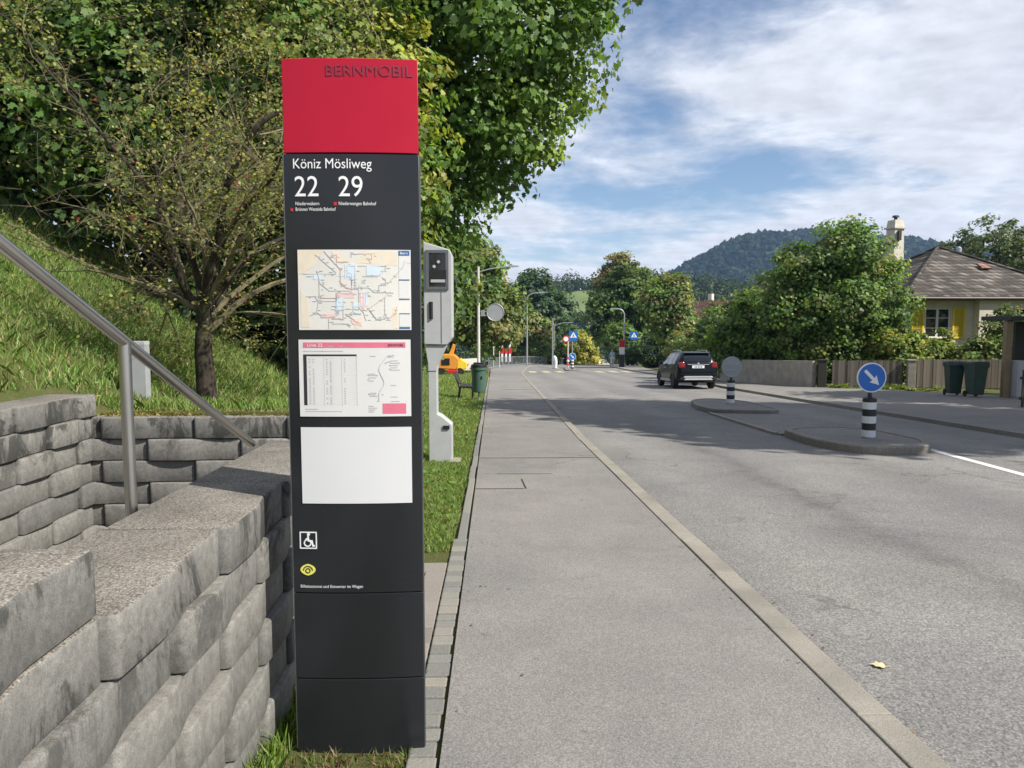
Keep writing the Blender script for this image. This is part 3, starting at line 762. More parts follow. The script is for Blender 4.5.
LINES = {'p_mbrown': [[(.24, .02), (.3, .12), (.38, .24), (.38, .42), (.44, .48)], [(.95, .14), (.93, .22), (.85, .34), (.80, .42)]],
 'p_mgrey': [[(.05, .3), (.34, .3)], [(.17, .26), (.19, .36), (.2, .42), (.28, .51), (.46, .51)], [(.19, .36), (.19, .58), (.17, .72), (.16, .80)], [(.13, .64), (.34, .64), (.34, .57)], [(.40, .62), (.40, .86), (.3, .86)], [(.27, .86), (.27, .98)], [(.54, .47), (.54, .72), (.58, .78), (.60, .88)], [(.54, .20), (.78, .20), (.78, .24), (.71, .33), (.58, .33)], [(.72, .44), (.78, .44), (.78, .38), (.75, .34)], [(.72, .44), (.72, .53), (.84, .53)], [(.63, .75), (.69, .86), (.77, .86), (.76, .82)], [(.77, .6), (.77, .8), (.8, .86)], [(.16, .06), (.24, .16), (.34, .28)], [(.07, .58), (.15, .58), (.19, .66)], [(.1, .82), (.17, .78), (.22, .84)], [(.30, .92), (.42, .92), (.46, .96)]],
 'p_mblue': [[(.08, .33), (.46, .33), (.48, .38), (.48, .5)], [(.44, .34), (.44, .2), (.51, .2), (.51, .46)], [(.34, .78), (.34, .6), (.37, .56)], [(.3, .7), (.4, .7)], [(.49, .65), (.49, .78), (.55, .8)], [(.42, .80), (.54, .80)], [(.63, .75), (.69, .86)], [(.60, .52), (.60, .66)]],
 'p_mred': [[(.35, .06), (.35, .15), (.45, .15)], [(.48, .05), (.66, .05), (.66, .1), (.63, .12), (.65, .16)], [(.48, .05), (.48, .09)], [(.2, .6), (.34, .6), (.34, .54), (.5, .54)], [(.6, .76), (.72, .64), (.76, .6), (.82, .52)], [(.2, .84), (.32, .84), (.35, .78)], [(.42, .80), (.50, .88), (.54, .92)], [(.38, .4), (.44, .48), (.5, .48)], [(.78, .88), (.86, .8), (.88, .7)]],
 'p_mgreen': [[(.50, .47), (.54, .47), (.63, .47), (.68, .53), (.72, .53)], [(.3, .74), (.54, .74)], [(.54, .46), (.58, .38), (.60, .36)], [(.36, .8), (.36, .74)]],
 'p_mlav': [[(.55, .54), (.62, .54)], [(.48, .3), (.48, .44)], [(.40, .55), (.52, .55)]]}
for mk, ls in LINES.items():
    flat('map_line', [s_ for l_ in ls for s_ in stroke([mapxy(*p) for p in l_], .0021)], M[mk], pm, .0042, .0004)
dots = []
for ls in LINES.values():
    for l_ in ls:
        for (a, b) in zip(l_[:-1], l_[1:]):
            for q in range(2):
                f_ = rr.random(); u = a[0] + (b[0] - a[0]) * f_ + rr.uniform(-.02, .02); v = a[1] + (b[1] - a[1]) * f_ + rr.uniform(-.02, .02)
                x_, z_ = mapxy(u, v); wl = rr.uniform(.006, .016); dots += rect(x_, z_, x_ + wl, z_ + .0018)
flat('map_names', dots, simple('print pale grey', (.52, .52, .53), .4, 0, .05, 20), pm, .0042, .0004)
x0, z0 = mapxy(.895, .07); x1, z1 = mapxy(.99, .01)
flat('map_legend', rect(x0, z0, x1, z1) + rect(x0, mapxy(0, .38)[1], x1, mapxy(0, .37)[1]) + rect(x0, mapxy(0, .62)[1], x1, mapxy(0, .61)[1]) + rect(x0, mapxy(0, .80)[1], x1, mapxy(0, .79)[1]) + rect(x0, mapxy(0, .985)[1], x1, mapxy(0, .965)[1]), M['p_navy'], pm, .0042, .0004)
flat('map_legend', rect(x0, mapxy(0, .365)[1], x1, mapxy(0, .075)[1]) + rect(x0, mapxy(0, .605)[1], x1, mapxy(0, .385)[1]) + rect(x0, mapxy(0, .96)[1], x1, mapxy(0, .805)[1]), M['paper'], pm, .0038, .0004)
text('map_heading', [('Bern', x0 + .006, z0 + .0045, .0095, .028, .0)], M['letter_white'], pm, .005)
# timetable
tx0, tx1, tz0, tz1 = -.212, .215, 1.345, 1.641
tp = flat_sheet('timetable', tx0, tz0, tx1, tz1, M['paper'], pil)
def T(u, v): return (tx0 + u * (tx1 - tx0), tz0 + (1 - v) * (tz1 - tz0))
def trect(u0, v0, u1, v1, k=1): a = T(u0, v1); b = T(u1, v0); return rect(a[0], a[1], b[0], b[1], k)
flat('timetable_banner', trect(.04, .035, .955, .105, 6), M['p_pink'], tp, .0036, .0004)
flat('timetable_banner', trect(.745, .83, .955, .965, 2), M['p_pink'], tp, .0036, .0004)
text('timetable_heading', [('Linie 22', T(.08, .09)[0], T(.08, .09)[1], .0125, .058, .0)], M['letter_white'], tp, .0046)
text('timetable_brand', [('BERNMOBIL', T(.80, .086)[0], T(.80, .086)[1], .0095, .060, .0)], M['black'], tp, .0046)
flat('timetable_head_row', trect(.04, .19, .52, .213, 4) + trect(.04, .213, .07, .85), M['p_black'], tp, .0036, .0004)
gl = []
for k in range(20): gl += trect(.07, .24 + k * .0315, .52, .242 + k * .0315, 2)
for u in (.07, .225, .385, .52): gl += trect(u, .21, u + .003, .86)
flat('timetable_grid', gl, M['p_lightgrey'], tp, .0036, .0004)
gl = trect(.04, .145, .40, .155, 2) + trect(.27, .082, .40, .09) + trect(.05, .90, .16, .907) + trect(.05, .93, .38, .936, 2)
for k in range(19):
    for (u0, n_) in ((.09, 2), (.245, 2), (.405, 1)):
        for q in range(n_):
            if rr.random() < .8: gl += trect(u0 + q * .035, .252 + k * .0315, u0 + q * .035 + .014, .262 + k * .0315)
for (u, v) in ((.625, .44), (.625, .46), (.625, .49), (.625, .53), (.63, .69), (.63, .71), (.63, .73), (.64, .21), (.80, .20), (.80, .22), (.82, .27), (.82, .3), (.82, .33), (.82, .36), (.82, .39), (.82, .59), (.82, .74), (.82, .8), (.62, .86), (.62, .885), (.62, .91), (.62, .935)):
    gl += trect(u, v, u + rr.uniform(.045, .085), v + .009)
flat('timetable_print', gl, M['p_grey'], tp, .0036, .0004)
rt = [(.84, .20), (.79, .22), (.73, .33), (.715, .39), (.735, .46), (.762, .54), (.755, .6), (.73, .66), (.715, .7), (.715, .79), (.70, .80)]
rs = []
for (a, b) in zip(rt[:-1], rt[1:]): rs += stroke([T(*a), T(*b)], .0028)
flat('route_line', rs, M['p_mgrey'], tp, .0042, .0004)
flat('route_stops', [q for (u, v) in ((.80, .285), (.78, .30), (.70, .46), (.75, .71), (.715, .79), (.82, .28), (.82, .33), (.82, .38), (.625, .45), (.625, .51), (.63, .7)) for q in trect(u - .006, v - .006, u + .006, v + .006)], M['p_mgrey'], tp, .0046, .0004)
flat_sheet('blank_sheet', -.211, 1.004, .215, 1.303, M['white_sheet'], pil)
# pictograms
cx, cz = -.192, .857; s_ = .034
flat('wheelchair_pictogram', rect(cx - s_, cz - s_, cx + s_, cz - s_ + .0045) + rect(cx - s_, cz + s_ - .0045, cx + s_, cz + s_) + rect(cx - s_, cz - s_, cx - s_ + .0045, cz + s_) + rect(cx + s_ - .0045, cz - s_, cx + s_, cz + s_)
     + ring2d(cx - .003, cz - .011, .0105, .0155) + [[(cx + .001 + .006 * math.cos(k * PI / 6), cz + .0235 + .006 * math.sin(k * PI / 6)) for k in range(12)]]
     + stroke([(cx - .001, cz + .015), (cx + .001, cz - .002), (cx + .014, cz - .003), (cx + .018, cz - .022), (cx + .023, cz - .022)], .0065) + stroke([(cx - .010, cz + .004), (cx, cz + .011)], .004), M['letter_white'], pil, .0026)
ex, ez = -.196, .739
def eye(a, b, n=28): return [(ex + a * math.cos(k * 2 * PI / n), ez + b * math.sin(k * 2 * PI / n) * (1 - .18 * abs(math.cos(k * 2 * PI / n)))) for k in range(n)]
flat('eye_emblem', [eye(.030, .023)], M['emblem_yellow'], pil, .0022)
flat('eye_emblem', ring2d(ex, ez - .005, .0165, .0205, .1, PI - .1, 16) + ring2d(ex, ez - .004, .0065, .0105), M['black'], pil, .0030, .0006)
text('pillar_footnote', [('Billettautomat und Entwerter im Wagen', -.226, .667, .0125, .245, .0)], M['letter_white'], pil)

# ------------------------------------------------------------------ speed camera
y0 = 10.5; zb = float(zg(10.5))
rad = thing('speed_camera', 'grey roadside speed camera cabinet on a slim cranked foot in the grass verge', 'speed camera', (-.77, y0, zb))
def rz(z): return z - zb
D = .42
m = MB(); m.prism([(-.205, rz(1.30)), (.115, rz(1.292)), (.15, rz(1.33)), (.197, rz(1.40)), (.197, rz(2.56)), (.16, rz(2.63)), (-.205, rz(2.735))], 0, D, 'y'); m.build('cabinet', M['radar_grey'], rad, bevel=.012)
m = MB(); m.prism([(-.195, rz(1.288)), (.11, rz(1.288)), (-.02, rz(1.0)), (-.03, rz(.92)), (-.155, rz(.92)), (-.155, rz(1.03))], .03, D - .05, 'y'); m.build('neck', M['radar_dark'] if False else M['radar_grey'], rad, bevel=.006)
m = MB(); m.prism([(-.153, rz(.925)), (-.032, rz(.925)), (-.030, rz(.30)), (.03, rz(.27)), (.18, rz(.145)), (.18, -.15), (-.15, -.15)], .04, D - .08, 'y'); m.build('foot', M['radar_grey'], rad, bevel=.008)
wx0, wx1, wz0, wz1 = -.15, .128, rz(2.09), rz(2.60)
m = MB()
for (a, b, c_, d) in ((wx0 - .02, wz0 - .02, wx1 + .02, wz0 + .02), (wx0 - .02, wz1 - .02, wx1 + .02, wz1 + .02), (wx0 - .02, wz0 + .02, wx0 + .025, wz1 - .02), (wx1 - .02, wz0 + .02, wx1 + .02, wz1 - .02)):
    m.box(((a + c_) / 2, -.008, (b + d) / 2), (c_ - a, .028, d - b))
fr_ = m.build('window_frame', M['radar_dark'], rad)
m = MB(); m.box(((wx0 + wx1) / 2, -.006, (wz0 + wz1) / 2), (wx1 - wx0 - .03, .012, wz1 - wz0 - .03)); m.build('window', M['glass_dark'], rad)
m = MB(); m.box((.0, -.016, wz0 + .19), (.235, .02, .12)); m.build('flash_panel', M['black'], rad)
m = MB(); m.box((.0, -.016, wz0 + .10), (.2, .02, .04)); m.build('sill_plate', M['radar_grey'], rad)
for (x_, z_) in ((-.05, wz0 + .30), (.01, wz0 + .365)):
    m = MB(); m.tube([(x_, -.012, z_), (x_, -.03, z_)], .022, 16); l_ = m.build('lens', M['silver'], rad, smooth_angle=40)
m = MB(); m.tube([(-.10, -.005, rz(1.66)), (-.10, -.005, rz(1.90))], .026, 12); m.build('handle_slot', M['black'], rad, smooth_angle=40)
m = MB(); m.box((.045, -.002, rz(1.68)), (.004, .01, .72)); m.build('door_seam', M['radar_dark'], rad)
m = MB(); m.box((.10, .035, .52), (.09, .03, .05)); m.build('lock', M['black'], rad)
m = MB(); m.box((.22, .1, .02), (.16, .3, .05)); m.build('foundation', M['post_conc'], rad, bevel=.01)

# grey service post on the bank
m0 = thing('service_post', 'plain light grey metal post standing in the grass behind the block wall, beside the handrail', 'post', (-3.155, 6.62, .47))
m = MB(); m.box((0, 0, .45), (.205, .09, .98)); m.build('post_body', simple('grey post paint', (.29, .30, .31), .6, 0, .12, 4), m0, bevel=.004)
m = MB(); m.box((.0, 0, .955), (.208, .093, .035)); m.build('cap', M['radar_grey'], m0, bevel=.004)

# ------------------------------------------------------------------ litter bin and bench
zb = float(zg(24.0))
b = thing('litter_bin', 'green round litter bin with black rim, at the grass edge of the footway', 'bin', (-.46, 24.0, zb))
m = MB(); m.lathe([(.19, .30), (.215, .32), (.235, 1.00), (.265, 1.02), (.265, 1.10), (.235, 1.11)], n=28); m.build('barrel', M['bin_green'], b, smooth_angle=35)
m = MB(); m.lathe([(.255, 1.105), (.262, 1.13), (.25, 1.19), (.17, 1.20)], n=28); m.build('rim', M['black'], b, smooth_angle=35)
m = MB(); m.prism([(-.2, 1.19), (.2, 1.19), (.16, 1.245), (-.16, 1.26)], .02, .2, 'y'); m.build('hood', M['black'], b, bevel=.01)
m = MB(); m.cyl((0, .1, 0), .035, .34, 14); m.cyl((0, .1, 0), .09, .02, 16); m.build('stand', M['galv'], b)
m = MB(); m.box((.09, -.226, .78), (.05, .01, .09)); m.build('lock_plate', M['black'], b)
bz = float(zg(25.0)) + .02
be = thing('park_bench', 'dark slatted bench seen end-on in the grass beside the green litter bin', 'bench', (-1.05, 25.0, bz))
m = MB()
for k in range(4): m.box((-.02 + k * .11, 0, .44), (.095, 1.7, .035))
m.build('seat', M['wood_dark'], be, bevel=.006)
m = MB()
for k in range(3):
    m.box((-.10 - k * .045, 0, .56 + k * .125), (.03, 1.7, .105), M=Matrix.Rotation(-.34, 3, 'Y'))
m.build('backrest', M['wood_dark'], be, bevel=.006)
for sy_ in (-.62, .62):
    m = MB(); m.tube([(.36, sy_, 0), (.36, sy_, .43)], .02, 8); m.build('leg', M['black'], be)
    m = MB(); m.tube([(-.12, sy_, 0), (-.06, sy_, .42), (-.22, sy_, .86)], .02, 8); m.build('leg', M['black'], be)

# ------------------------------------------------------------------ bollard keep signs, crossing signs
def disc_sign(parent, z, r, y=0.0, face='arrow', ang=-45):
    def D_(rad, ya, yb, mat, name):
        m = MB(); m.tube([(0, ya, z), (0, yb, z)], rad, 36); return m.build(name, mat, parent, smooth_angle=40)
    if face == 'back':
        D_(r, y - .008, y + .008, M['signback'], 'sign_disc')
        m = MB(); m.tube([(r * math.cos(k * 2 * PI / 36), y, z + r * math.sin(k * 2 * PI / 36)) for k in range(37)], .010, 8, False); m.build('rim', M['galv'], parent, smooth_angle=60)
        m = MB()
        for dz in (-.3 * r, .3 * r): m.box((0, y - .02, z + dz), (1.5 * r, .022, .03))
        m.build('bracket', M['galv'], parent)
        return
    D_(r, y - .008, y + .010, M['sign_white'], 'sign_disc')
    D_(r * .915, y - .013, y - .006, M['sign_blue'], 'blue_field')
    a = math.radians(ang); ca, sa = math.cos(a), math.sin(a)
    pts = [(-.68, -.105), (.16, -.105), (.10, -.33), (.70, 0), (.10, .33), (.16, .105), (-.68, .105)]
    pts = [((p * ca - q * sa) * r, z + (p * sa + q * ca) * r) for p, q in pts]
    m = MB(); m.prism(pts, y - .017, y - .011, 'y'); m.build('arrow', M['sign_white'], parent)
def bollard(parent, h, r):
    nb = 5
    for k in range(nb):
        m = MB(); z0 = .02 + (h - .1) * k / nb; z1 = .02 + (h - .1) * (k + 1) / nb - .001
        m.cyl((0, 0, z0), r, z1 - z0, 28); m.build('band', M['band_white'] if k % 2 == 0 else M['band_black'], parent, smooth_angle=40)
    m = MB(); m.lathe([(r * 1.0, h - .08), (r * 1.0, h - .02), (r * .8, h), (.04, h + .005), (.03, h + .10)], n=28); m.build('cap', M['band_black'], parent, smooth_angle=40)
    m = MB(); m.cyl((0, 0, -.1), r * 1.02, .125, 28); m.build('foot', M['galv'], parent)
a = thing('keep_bollard', 'black and white striped bollard carrying a round blue arrow sign, on the traffic island kerb', 'bollard sign', (6.455, 12.46, float(zg(12.46)) + .118))
bollard(a, .70, .112); disc_sign(a, 1.04, .255, -.03)
a = thing('keep_bollard', 'striped bollard with a plain grey sign back, at the far end of the traffic island', 'bollard sign', (6.79, 20.9, float(zg(20.9)) + .118), .06)
bollard(a, .68, .115); disc_sign(a, 1.05, .29, -.03, 'back')
def ped_panel(parent, x, z, s, y=-.03, back=False):
    m = MB(); m.box((x, y, z), (s, .014, s * 1.12)); m.build('sign_panel', M['sign_blue'], parent, bevel=.003)
    m = MB(); m.prism([(x - .40 * s, z - .20 * s), (x + .40 * s, z - .20 * s), (x, z + .46 * s)], y - .012, y - .008, 'y'); m.build('white_triangle', M['sign_white'], parent)
    m = MB()
    for poly in ([(x - .05 * s, z + .12 * s), (x + .05 * s, z + .12 * s), (x + .07 * s, z - .02 * s), (x - .07 * s, z - .02 * s)], [(x - .07 * s, z - .02 * s), (x - .02 * s, z - .02 * s), (x - .10 * s, z - .19 * s), (x - .15 * s, z - .19 * s)], [(x + .02 * s, z - .02 * s), (x + .07 * s, z - .02 * s), (x + .15 * s, z - .19 * s), (x + .10 * s, z - .19 * s)]):
        m.prism(poly, y - .016, y - .012, 'y')
    m.tube([(x, y - .016, z + .20 * s), (x, y - .012, z + .20 * s)], .05 * s, 12)
    m.build('walker_symbol', M['black'], parent)
a = thing('crossing_sign', 'post with blue pedestrian crossing square above a round blue arrow, on the far island', 'traffic sign', (6.72, 62.6, float(zg(62.6)) + .09))
m = MB(); m.cyl((0, 0, 0), .045, 3.25, 12); m.build('post', M['galv'], a)
ped_panel(a, .08, 2.86, .74, -.06); disc_sign(a, 1.12, .31, -.06)
for k in range(3):
    m = MB(); m.cyl((0, 0, .1 + k * .25), .13, .125, 16); m.build('band', M['band_black'], a)
    m = MB(); m.cyl((0, 0, .226 + k * .25), .13, .123, 16); m.build('band', M['band_white'], a)
a = thing('round_sign', 'post with a small red rimmed white round sign, just behind the far crossing sign', 'traffic sign', (7.02, 69.2, float(zg(69.2)) + .09))
m = MB(); m.cyl((0, 0, 0), .06, 2.75, 12); m.build('post', M['pole_white'], a)
m = MB(); m.tube([(-.2, -.05, 2.72), (-.2, -.07, 2.72)], .32, 28); m.build('sign_disc', M['sign_red'], a)
m = MB(); m.tube([(-.2, -.072, 2.72), (-.2, -.08, 2.72)], .22, 28); m.build('white_field', M['sign_white'], a)
for k in range(3):
    m = MB(); m.cyl((0, 0, .3 + k * .3), .14, .148, 16); m.build('band', M['sign_red'] if k % 2 == 0 else M['band_white'], a)
a = thing('crossing_sign', 'blue pedestrian crossing sign on a thin grey pole by the dark hedge across the street', 'traffic sign', (16.9, 83.0, float(zg(83)) + .05))
m = MB(); m.tube([(0, 0, 0), (0, 0, 2.95), (-.2, 0, 3.1), (-1.0, 0, 3.1)], .05, 10); m.build('post', M['galv'], a)
ped_panel(a, -1.05, 3.35, .85, -.06)
a = thing('island_post', 'white rounded guide post leaning at the tip of the far island by the crossing', 'guide post', (6.0, 71.0, float(zg(71.0))))
m = MB(); m.tube([(.0, 0, 0), (.03, 0, .6), (-.02, 0, 1.0), (-.14, 0, 1.22)], [.15, .17, .17, .09], 14); m.build('post_body', M['band_white'], a, smooth_angle=50)
m = MB(); m.cyl((0, 0, -.05), .3, .12, 16); m.build('foot', M['post_conc'], a)

# ------------------------------------------------------------------ poles, lamps, mirror, railing
a = thing('street_lamp', 'pale lamp pole rising behind the litter bin into the maple leaves', 'street lamp', (-.72, 37, float(zg(37))))
m = MB(); m.tube([(0, 0, 0), (0, 0, 6.1)], [.085, .06], 12); m.build('pole', M['pole_white'], a, smooth_angle=50)
m = MB(); m.tube([(0, 0, 5.55), (.6, 0, 5.72), (1.5, 0, 5.83)], .03, 8); m.build('arm', M['galv'], a)
m = MB(); m.prism([(1.45, 5.80), (2.0, 5.82), (2.0, 5.87), (1.5, 5.9)], -.12, .12, 'y'); m.build('lamp_head', M['signback'], a)
a = thing('traffic_mirror', 'round grey traffic mirror seen from the back, bracketed to the pale lamp pole', 'traffic mirror', (.12, 37, float(zg(37)) + 4.0 - .43))
m = MB(); m.tube([(0, .02, 0), (0, .05, 0)], .42, 36); m.build('mirror_back', M['signback'], a, smooth_angle=40)
m = MB(); m.tube([(.42 * math.cos(k * 2 * PI / 36), .02, .42 * math.sin(k * 2 * PI / 36)) for k in range(37)], .022, 8, False); m.build('rim', M['galv'], a, smooth_angle=60)
m = MB(); m.box((-.55, .03, .05), (.5, .03, .04)); m.box((-.55, .03, -.14), (.5, .03, .04)); m.box((-.62, .03, -.04), (.2, .06, .3)); m.build('bracket', M['galv'], a)
def lamp(name, label, x, y, h, arm, mat='galv'):
    z = float(zg(y)); a = thing(name, label, 'street lamp', (x, y, z))
    m = MB(); m.tube([(0, 0, 0), (0, 0, h * .6), (0, 0, h)], [.10, .08, .06], 10); m.build('pole', M[mat], a)
    if arm:
        m = MB(); m.tube([(0, 0, h)] + [(arm * (1 - math.cos(k * PI / 12)), 0, h + .7 * math.sin(k * PI / 12)) for k in range(1, 7)], .05, 8); m.build('arm', M[mat], a)
        m = MB(); m.prism([(arm, h + .64), (arm + .9 * (1 if arm > 0 else -1), h + .70), (arm + .9 * (1 if arm > 0 else -1), h + .78), (arm, h + .78)], -.15, .15, 'y'); m.build('lamp_head', M['signback'], a)
    else:
        m = MB(); m.cyl((0, 0, h), .09, .05, 10); m.build('cap', M[mat], a)
    return a
lamp('street_lamp', 'tall grey lamp post with a curved arm behind the grey railing', 3.87, 84, 7.6, 1.3)
lamp('street_lamp', 'plain straight grey pole without any arm, near the white guide post', 6.82, 84.5, 5.4, 0)
lamp('street_lamp', 'lamp post with a short straight head beside the far bus stop pillar', 13.5, 76, 5.3, -.55)
lamp('street_lamp', 'distant thin lamp post bending over the road beyond the far island', 9.3, 112, 6.0, 1.9)
a = thing('lantern_post', 'white post topped by a small white lantern box, at the start of the railing', 'lantern', (.05, 74, float(zg(74))))
m = MB(); m.cyl((0, 0, 0), .06, 2.7, 10); m.build('post', M['pole_white'], a)
m = MB(); m.prism([(-.15, 2.7), (.75, 2.7), (.85, 3.1), (.3, 3.35), (-.05, 3.1)], -.3, .3, 'y'); m.build('lantern', M['sign_white'], a, bevel=.03)
m = MB(); m.cyl((.6, .1, 0), .045, 2.7, 10); m.build('second_post', M['pole_white'], a)
a = thing('pedestrian_railing', 'grey metal bar railing along the outer edge of the footway bend', 'railing', (0, 0, 0))
rp = [(-.4, 66), (.6, 75), (2.2, 83), (4.6, 92), (7.4, 100), (10.2, 106)]
m = MB(); bars = MB()
for (p, q) in zip(rp[:-1], rp[1:]):
    L_ = math.hypot(q[0] - p[0], q[1] - p[1]); n = max(2, int(L_ / .45))
    for dz in (.18, 1.05):
        m.tube([(p[0], p[1], float(zg(p[1])) + dz), (q[0], q[1], float(zg(q[1])) + dz)], .03, 6)
    for k in range(n):
        x = p[0] + (q[0] - p[0]) * k / n; y = p[1] + (q[1] - p[1]) * k / n
        bars.tube([(x, y, float(zg(y))), (x, y, float(zg(y)) + 1.05)], .03 if k % 4 == 0 else .014, 5)
m.build('rails', M['galv'], a); bars.build('bars', M['galv'], a)
a = thing('striped_barrier', 'red and white banded barrier of three uprights standing behind the railing', 'barrier', (1.6, 92, float(zg(92)) - .2))
for k in range(3):
    for q, (z0, z1, mt) in enumerate(((.6, 1.6, 'sign_white'), (1.6, 2.35, 'sign_red'), (2.35, 3.25, 'sign_white'))):
        m = MB(); m.box((-.45 + k * .48, 0, (z0 + z1) / 2), (.24, .05, z1 - z0 - .002)); m.build('upright', M[mt], a)
m = MB(); m.box((.03, .06, 1.95), (1.5, .05, .55)); m.build('cross_board', M['sign_red'], a)
for x_ in (-.35, .4):
    m = MB(); m.box((x_, .1, .3), (.1, .1, .6)); m.build('stand', M['galv'], a)

# orange works machine behind the verge
a = thing('works_machine', 'bright orange compact works machine with a raised arm, parked past the grass verge', 'machine', (-2.75, 50, float(zg(50)) + .0))
m = MB(); m.prism([(-1.15, .5), (.2, .42), (.42, .75), (.42, 1.15), (.1, 1.42), (-.55, 1.45), (-1.15, 1.2)], 0, 1.3, 'y'); m.build('body', M['orange'], a, bevel=.05)
m = MB(); m.prism([(.25, .35), (.95, .45), (1.0, .85), (.55, 1.15), (.44, 1.1)], .1, 1.0, 'y'); m.build('bonnet', M['yellow_box'], a, bevel=.04)
m = MB(); m.prism([(-.28, 1.40), (.05, 1.40), (.20, 2.05), (.02, 2.15), (-.1, 1.8)], .4, .7, 'y'); m.build('raised_arm', M['orange'], a, bevel=.03)
m = MB(); m.box((-.45, -.02, .95), (.55, .03, .45)); m.build('engine_grille', M['black'], a)
m = MB(); m.box((.0, -.02, .30), (.75, .2, .2)); m.build('bumper', M['sign_red'], a, bevel=.03)
for x_ in (-.8, .5):
    m = MB(); m.tube([(x_, .05, .26), (x_, .25, .26)], .26, 20); w_ = m.build('wheel', M['tyre'], a, smooth_angle=40)
a = thing('barrier_board', 'white board with red diagonal stripes lying beyond the orange machine', 'barrier', (-1.55, 51.5, float(zg(51.5))))
m = MB(); m.box((0, 0, .75), (1.35, .06, .8), M=Matrix.Rotation(-.05, 3, 'Y')); m.build('board', M['sign_white'], a)
m = MB()
for k in range(3): m.prism([(-.55 + k * .45, .42), (-.37 + k * .45, .42), (-.12 + k * .45, .78), (-.30 + k * .45, .78)], -.045, -.034, 'y')
m.build('red_stripes', M['sign_red'], a)
for x_ in (-.5, .5):
    m = MB(); m.box((x_, 0, .18), (.08, .4, .36)); m.build('foot', M['black'], a)

# far bus stop pillar and walker
a = thing('information_pillar', 'slim red and white bus stop pillar standing far off across the street by the hedge', 'bus stop pillar', (12.85, 73.5, float(zg(73.5)) + .085))
for z0, z1, mt, nm in ((0, 1.25, 'anthracite', 'body_panel'), (1.252, 1.42, 'p_mlav', 'timetable'), (1.422, 1.98, 'white_sheet', 'blank_sheet'), (1.982, 2.68, 'carmine', 'head_panel')):
    m = MB(); m.box((0, 0, (z0 + z1) / 2), (.52, .16, z1 - z0)); m.build(nm, M[mt], a, bevel=.004)
def person(x, y):
    z = float(zg(y)) + .085
    a = thing('person', 'person in light blue top and off white trousers carrying a blue backpack', 'person', (x, y, z), .3)
    J = dict(pel=(0, 0, .93), sp=(0, 0, 1.15), ch=(0, -.01, 1.38), nk=(0, -.01, 1.50), hd=(.0, -.03, 1.62), ht=(0, -.02, 1.73),
             sl=(-.17, 0, 1.42), el=(-.24, .04, 1.14), hl=(-.22, -.06, .92), sr=(.17, 0, 1.42), er=(.24, .03, 1.14), hr=(.21, -.10, .94),
             pl=(-.09, 0, .88), kl=(-.10, -.06, .50), al=(-.10, .06, .09), tl=(-.10, -.09, .05), pr=(.09, 0, .88), kr=(.10, -.02, .50), ar=(.10, .14, .12), tr=(.10, .0, .05))
    R = dict(pel=.14, sp=.125, ch=.15, nk=.055, hd=.095, ht=.07, sl=.065, el=.045, hl=.035, sr=.065, er=.045, hr=.035, pl=.09, kl=.06, al=.045, tl=.035, pr=.09, kr=.06, ar=.045, tr=.035)
    E_ = [('pel', 'sp'), ('sp', 'ch'), ('ch', 'nk'), ('nk', 'hd'), ('hd', 'ht'), ('ch', 'sl'), ('sl', 'el'), ('el', 'hl'), ('ch', 'sr'), ('sr', 'er'), ('er', 'hr'), ('pel', 'pl'), ('pl', 'kl'), ('kl', 'al'), ('al', 'tl'), ('pel', 'pr'), ('pr', 'kr'), ('kr', 'ar'), ('ar', 'tr')]
    def skin(name, keys, mat, grow=1.0, sub=2):
        ks = [k for k in J if k in keys]
        me = bpy.data.meshes.new(name); me.from_pydata([J[k] for k in ks], [(ks.index(p), ks.index(q)) for p, q in E_ if p in keys and q in keys], [])
        o = link(bpy.data.objects.new(name, me)); o.parent = a
        md = o.modifiers.new('skin', 'SKIN'); sub_ = o.modifiers.new('sub', 'SUBSURF'); sub_.levels = sub_.render_levels = sub
        if not me.skin_vertices: pass
        for i, k in enumerate(ks):
            sv = me.skin_vertices[0].data[i]; sv.radius = (R[k] * grow, R[k] * grow); sv.use_root = (i == 0)
        me.materials.append(mat); md.use_smooth_shade = True
        return o
    def ensure(name, keys, mat, grow=1.0):
        return skin(name, keys, mat, grow)
    # skin data layer only exists once the modifier has been added through the API
    try:
        ensure('body', set(J), M['skin'])
        ensure('top', {'pel', 'sp', 'ch', 'sl', 'el', 'sr', 'er'}, M['cloth_blue'], 1.18)
        ensure('trousers', {'pel', 'pl', 'kl', 'al', 'pr', 'kr', 'ar'}, M['cloth_white'], 1.2)
    except IndexError:
        pass
    m = MB(); m.lathe([(.02, 1.76), (.085, 1.73), (.105, 1.66), (.10, 1.60)], (0, .005, 0), 14); m.build('hair', M['hair'], a, smooth_angle=60)
    m = MB(); m.box((-.06, .2, 1.22), (.32, .18, .46)); m.build('backpack', M['pack_blue'], a, bevel=.06)
    return a
person(12.05, 74.5)

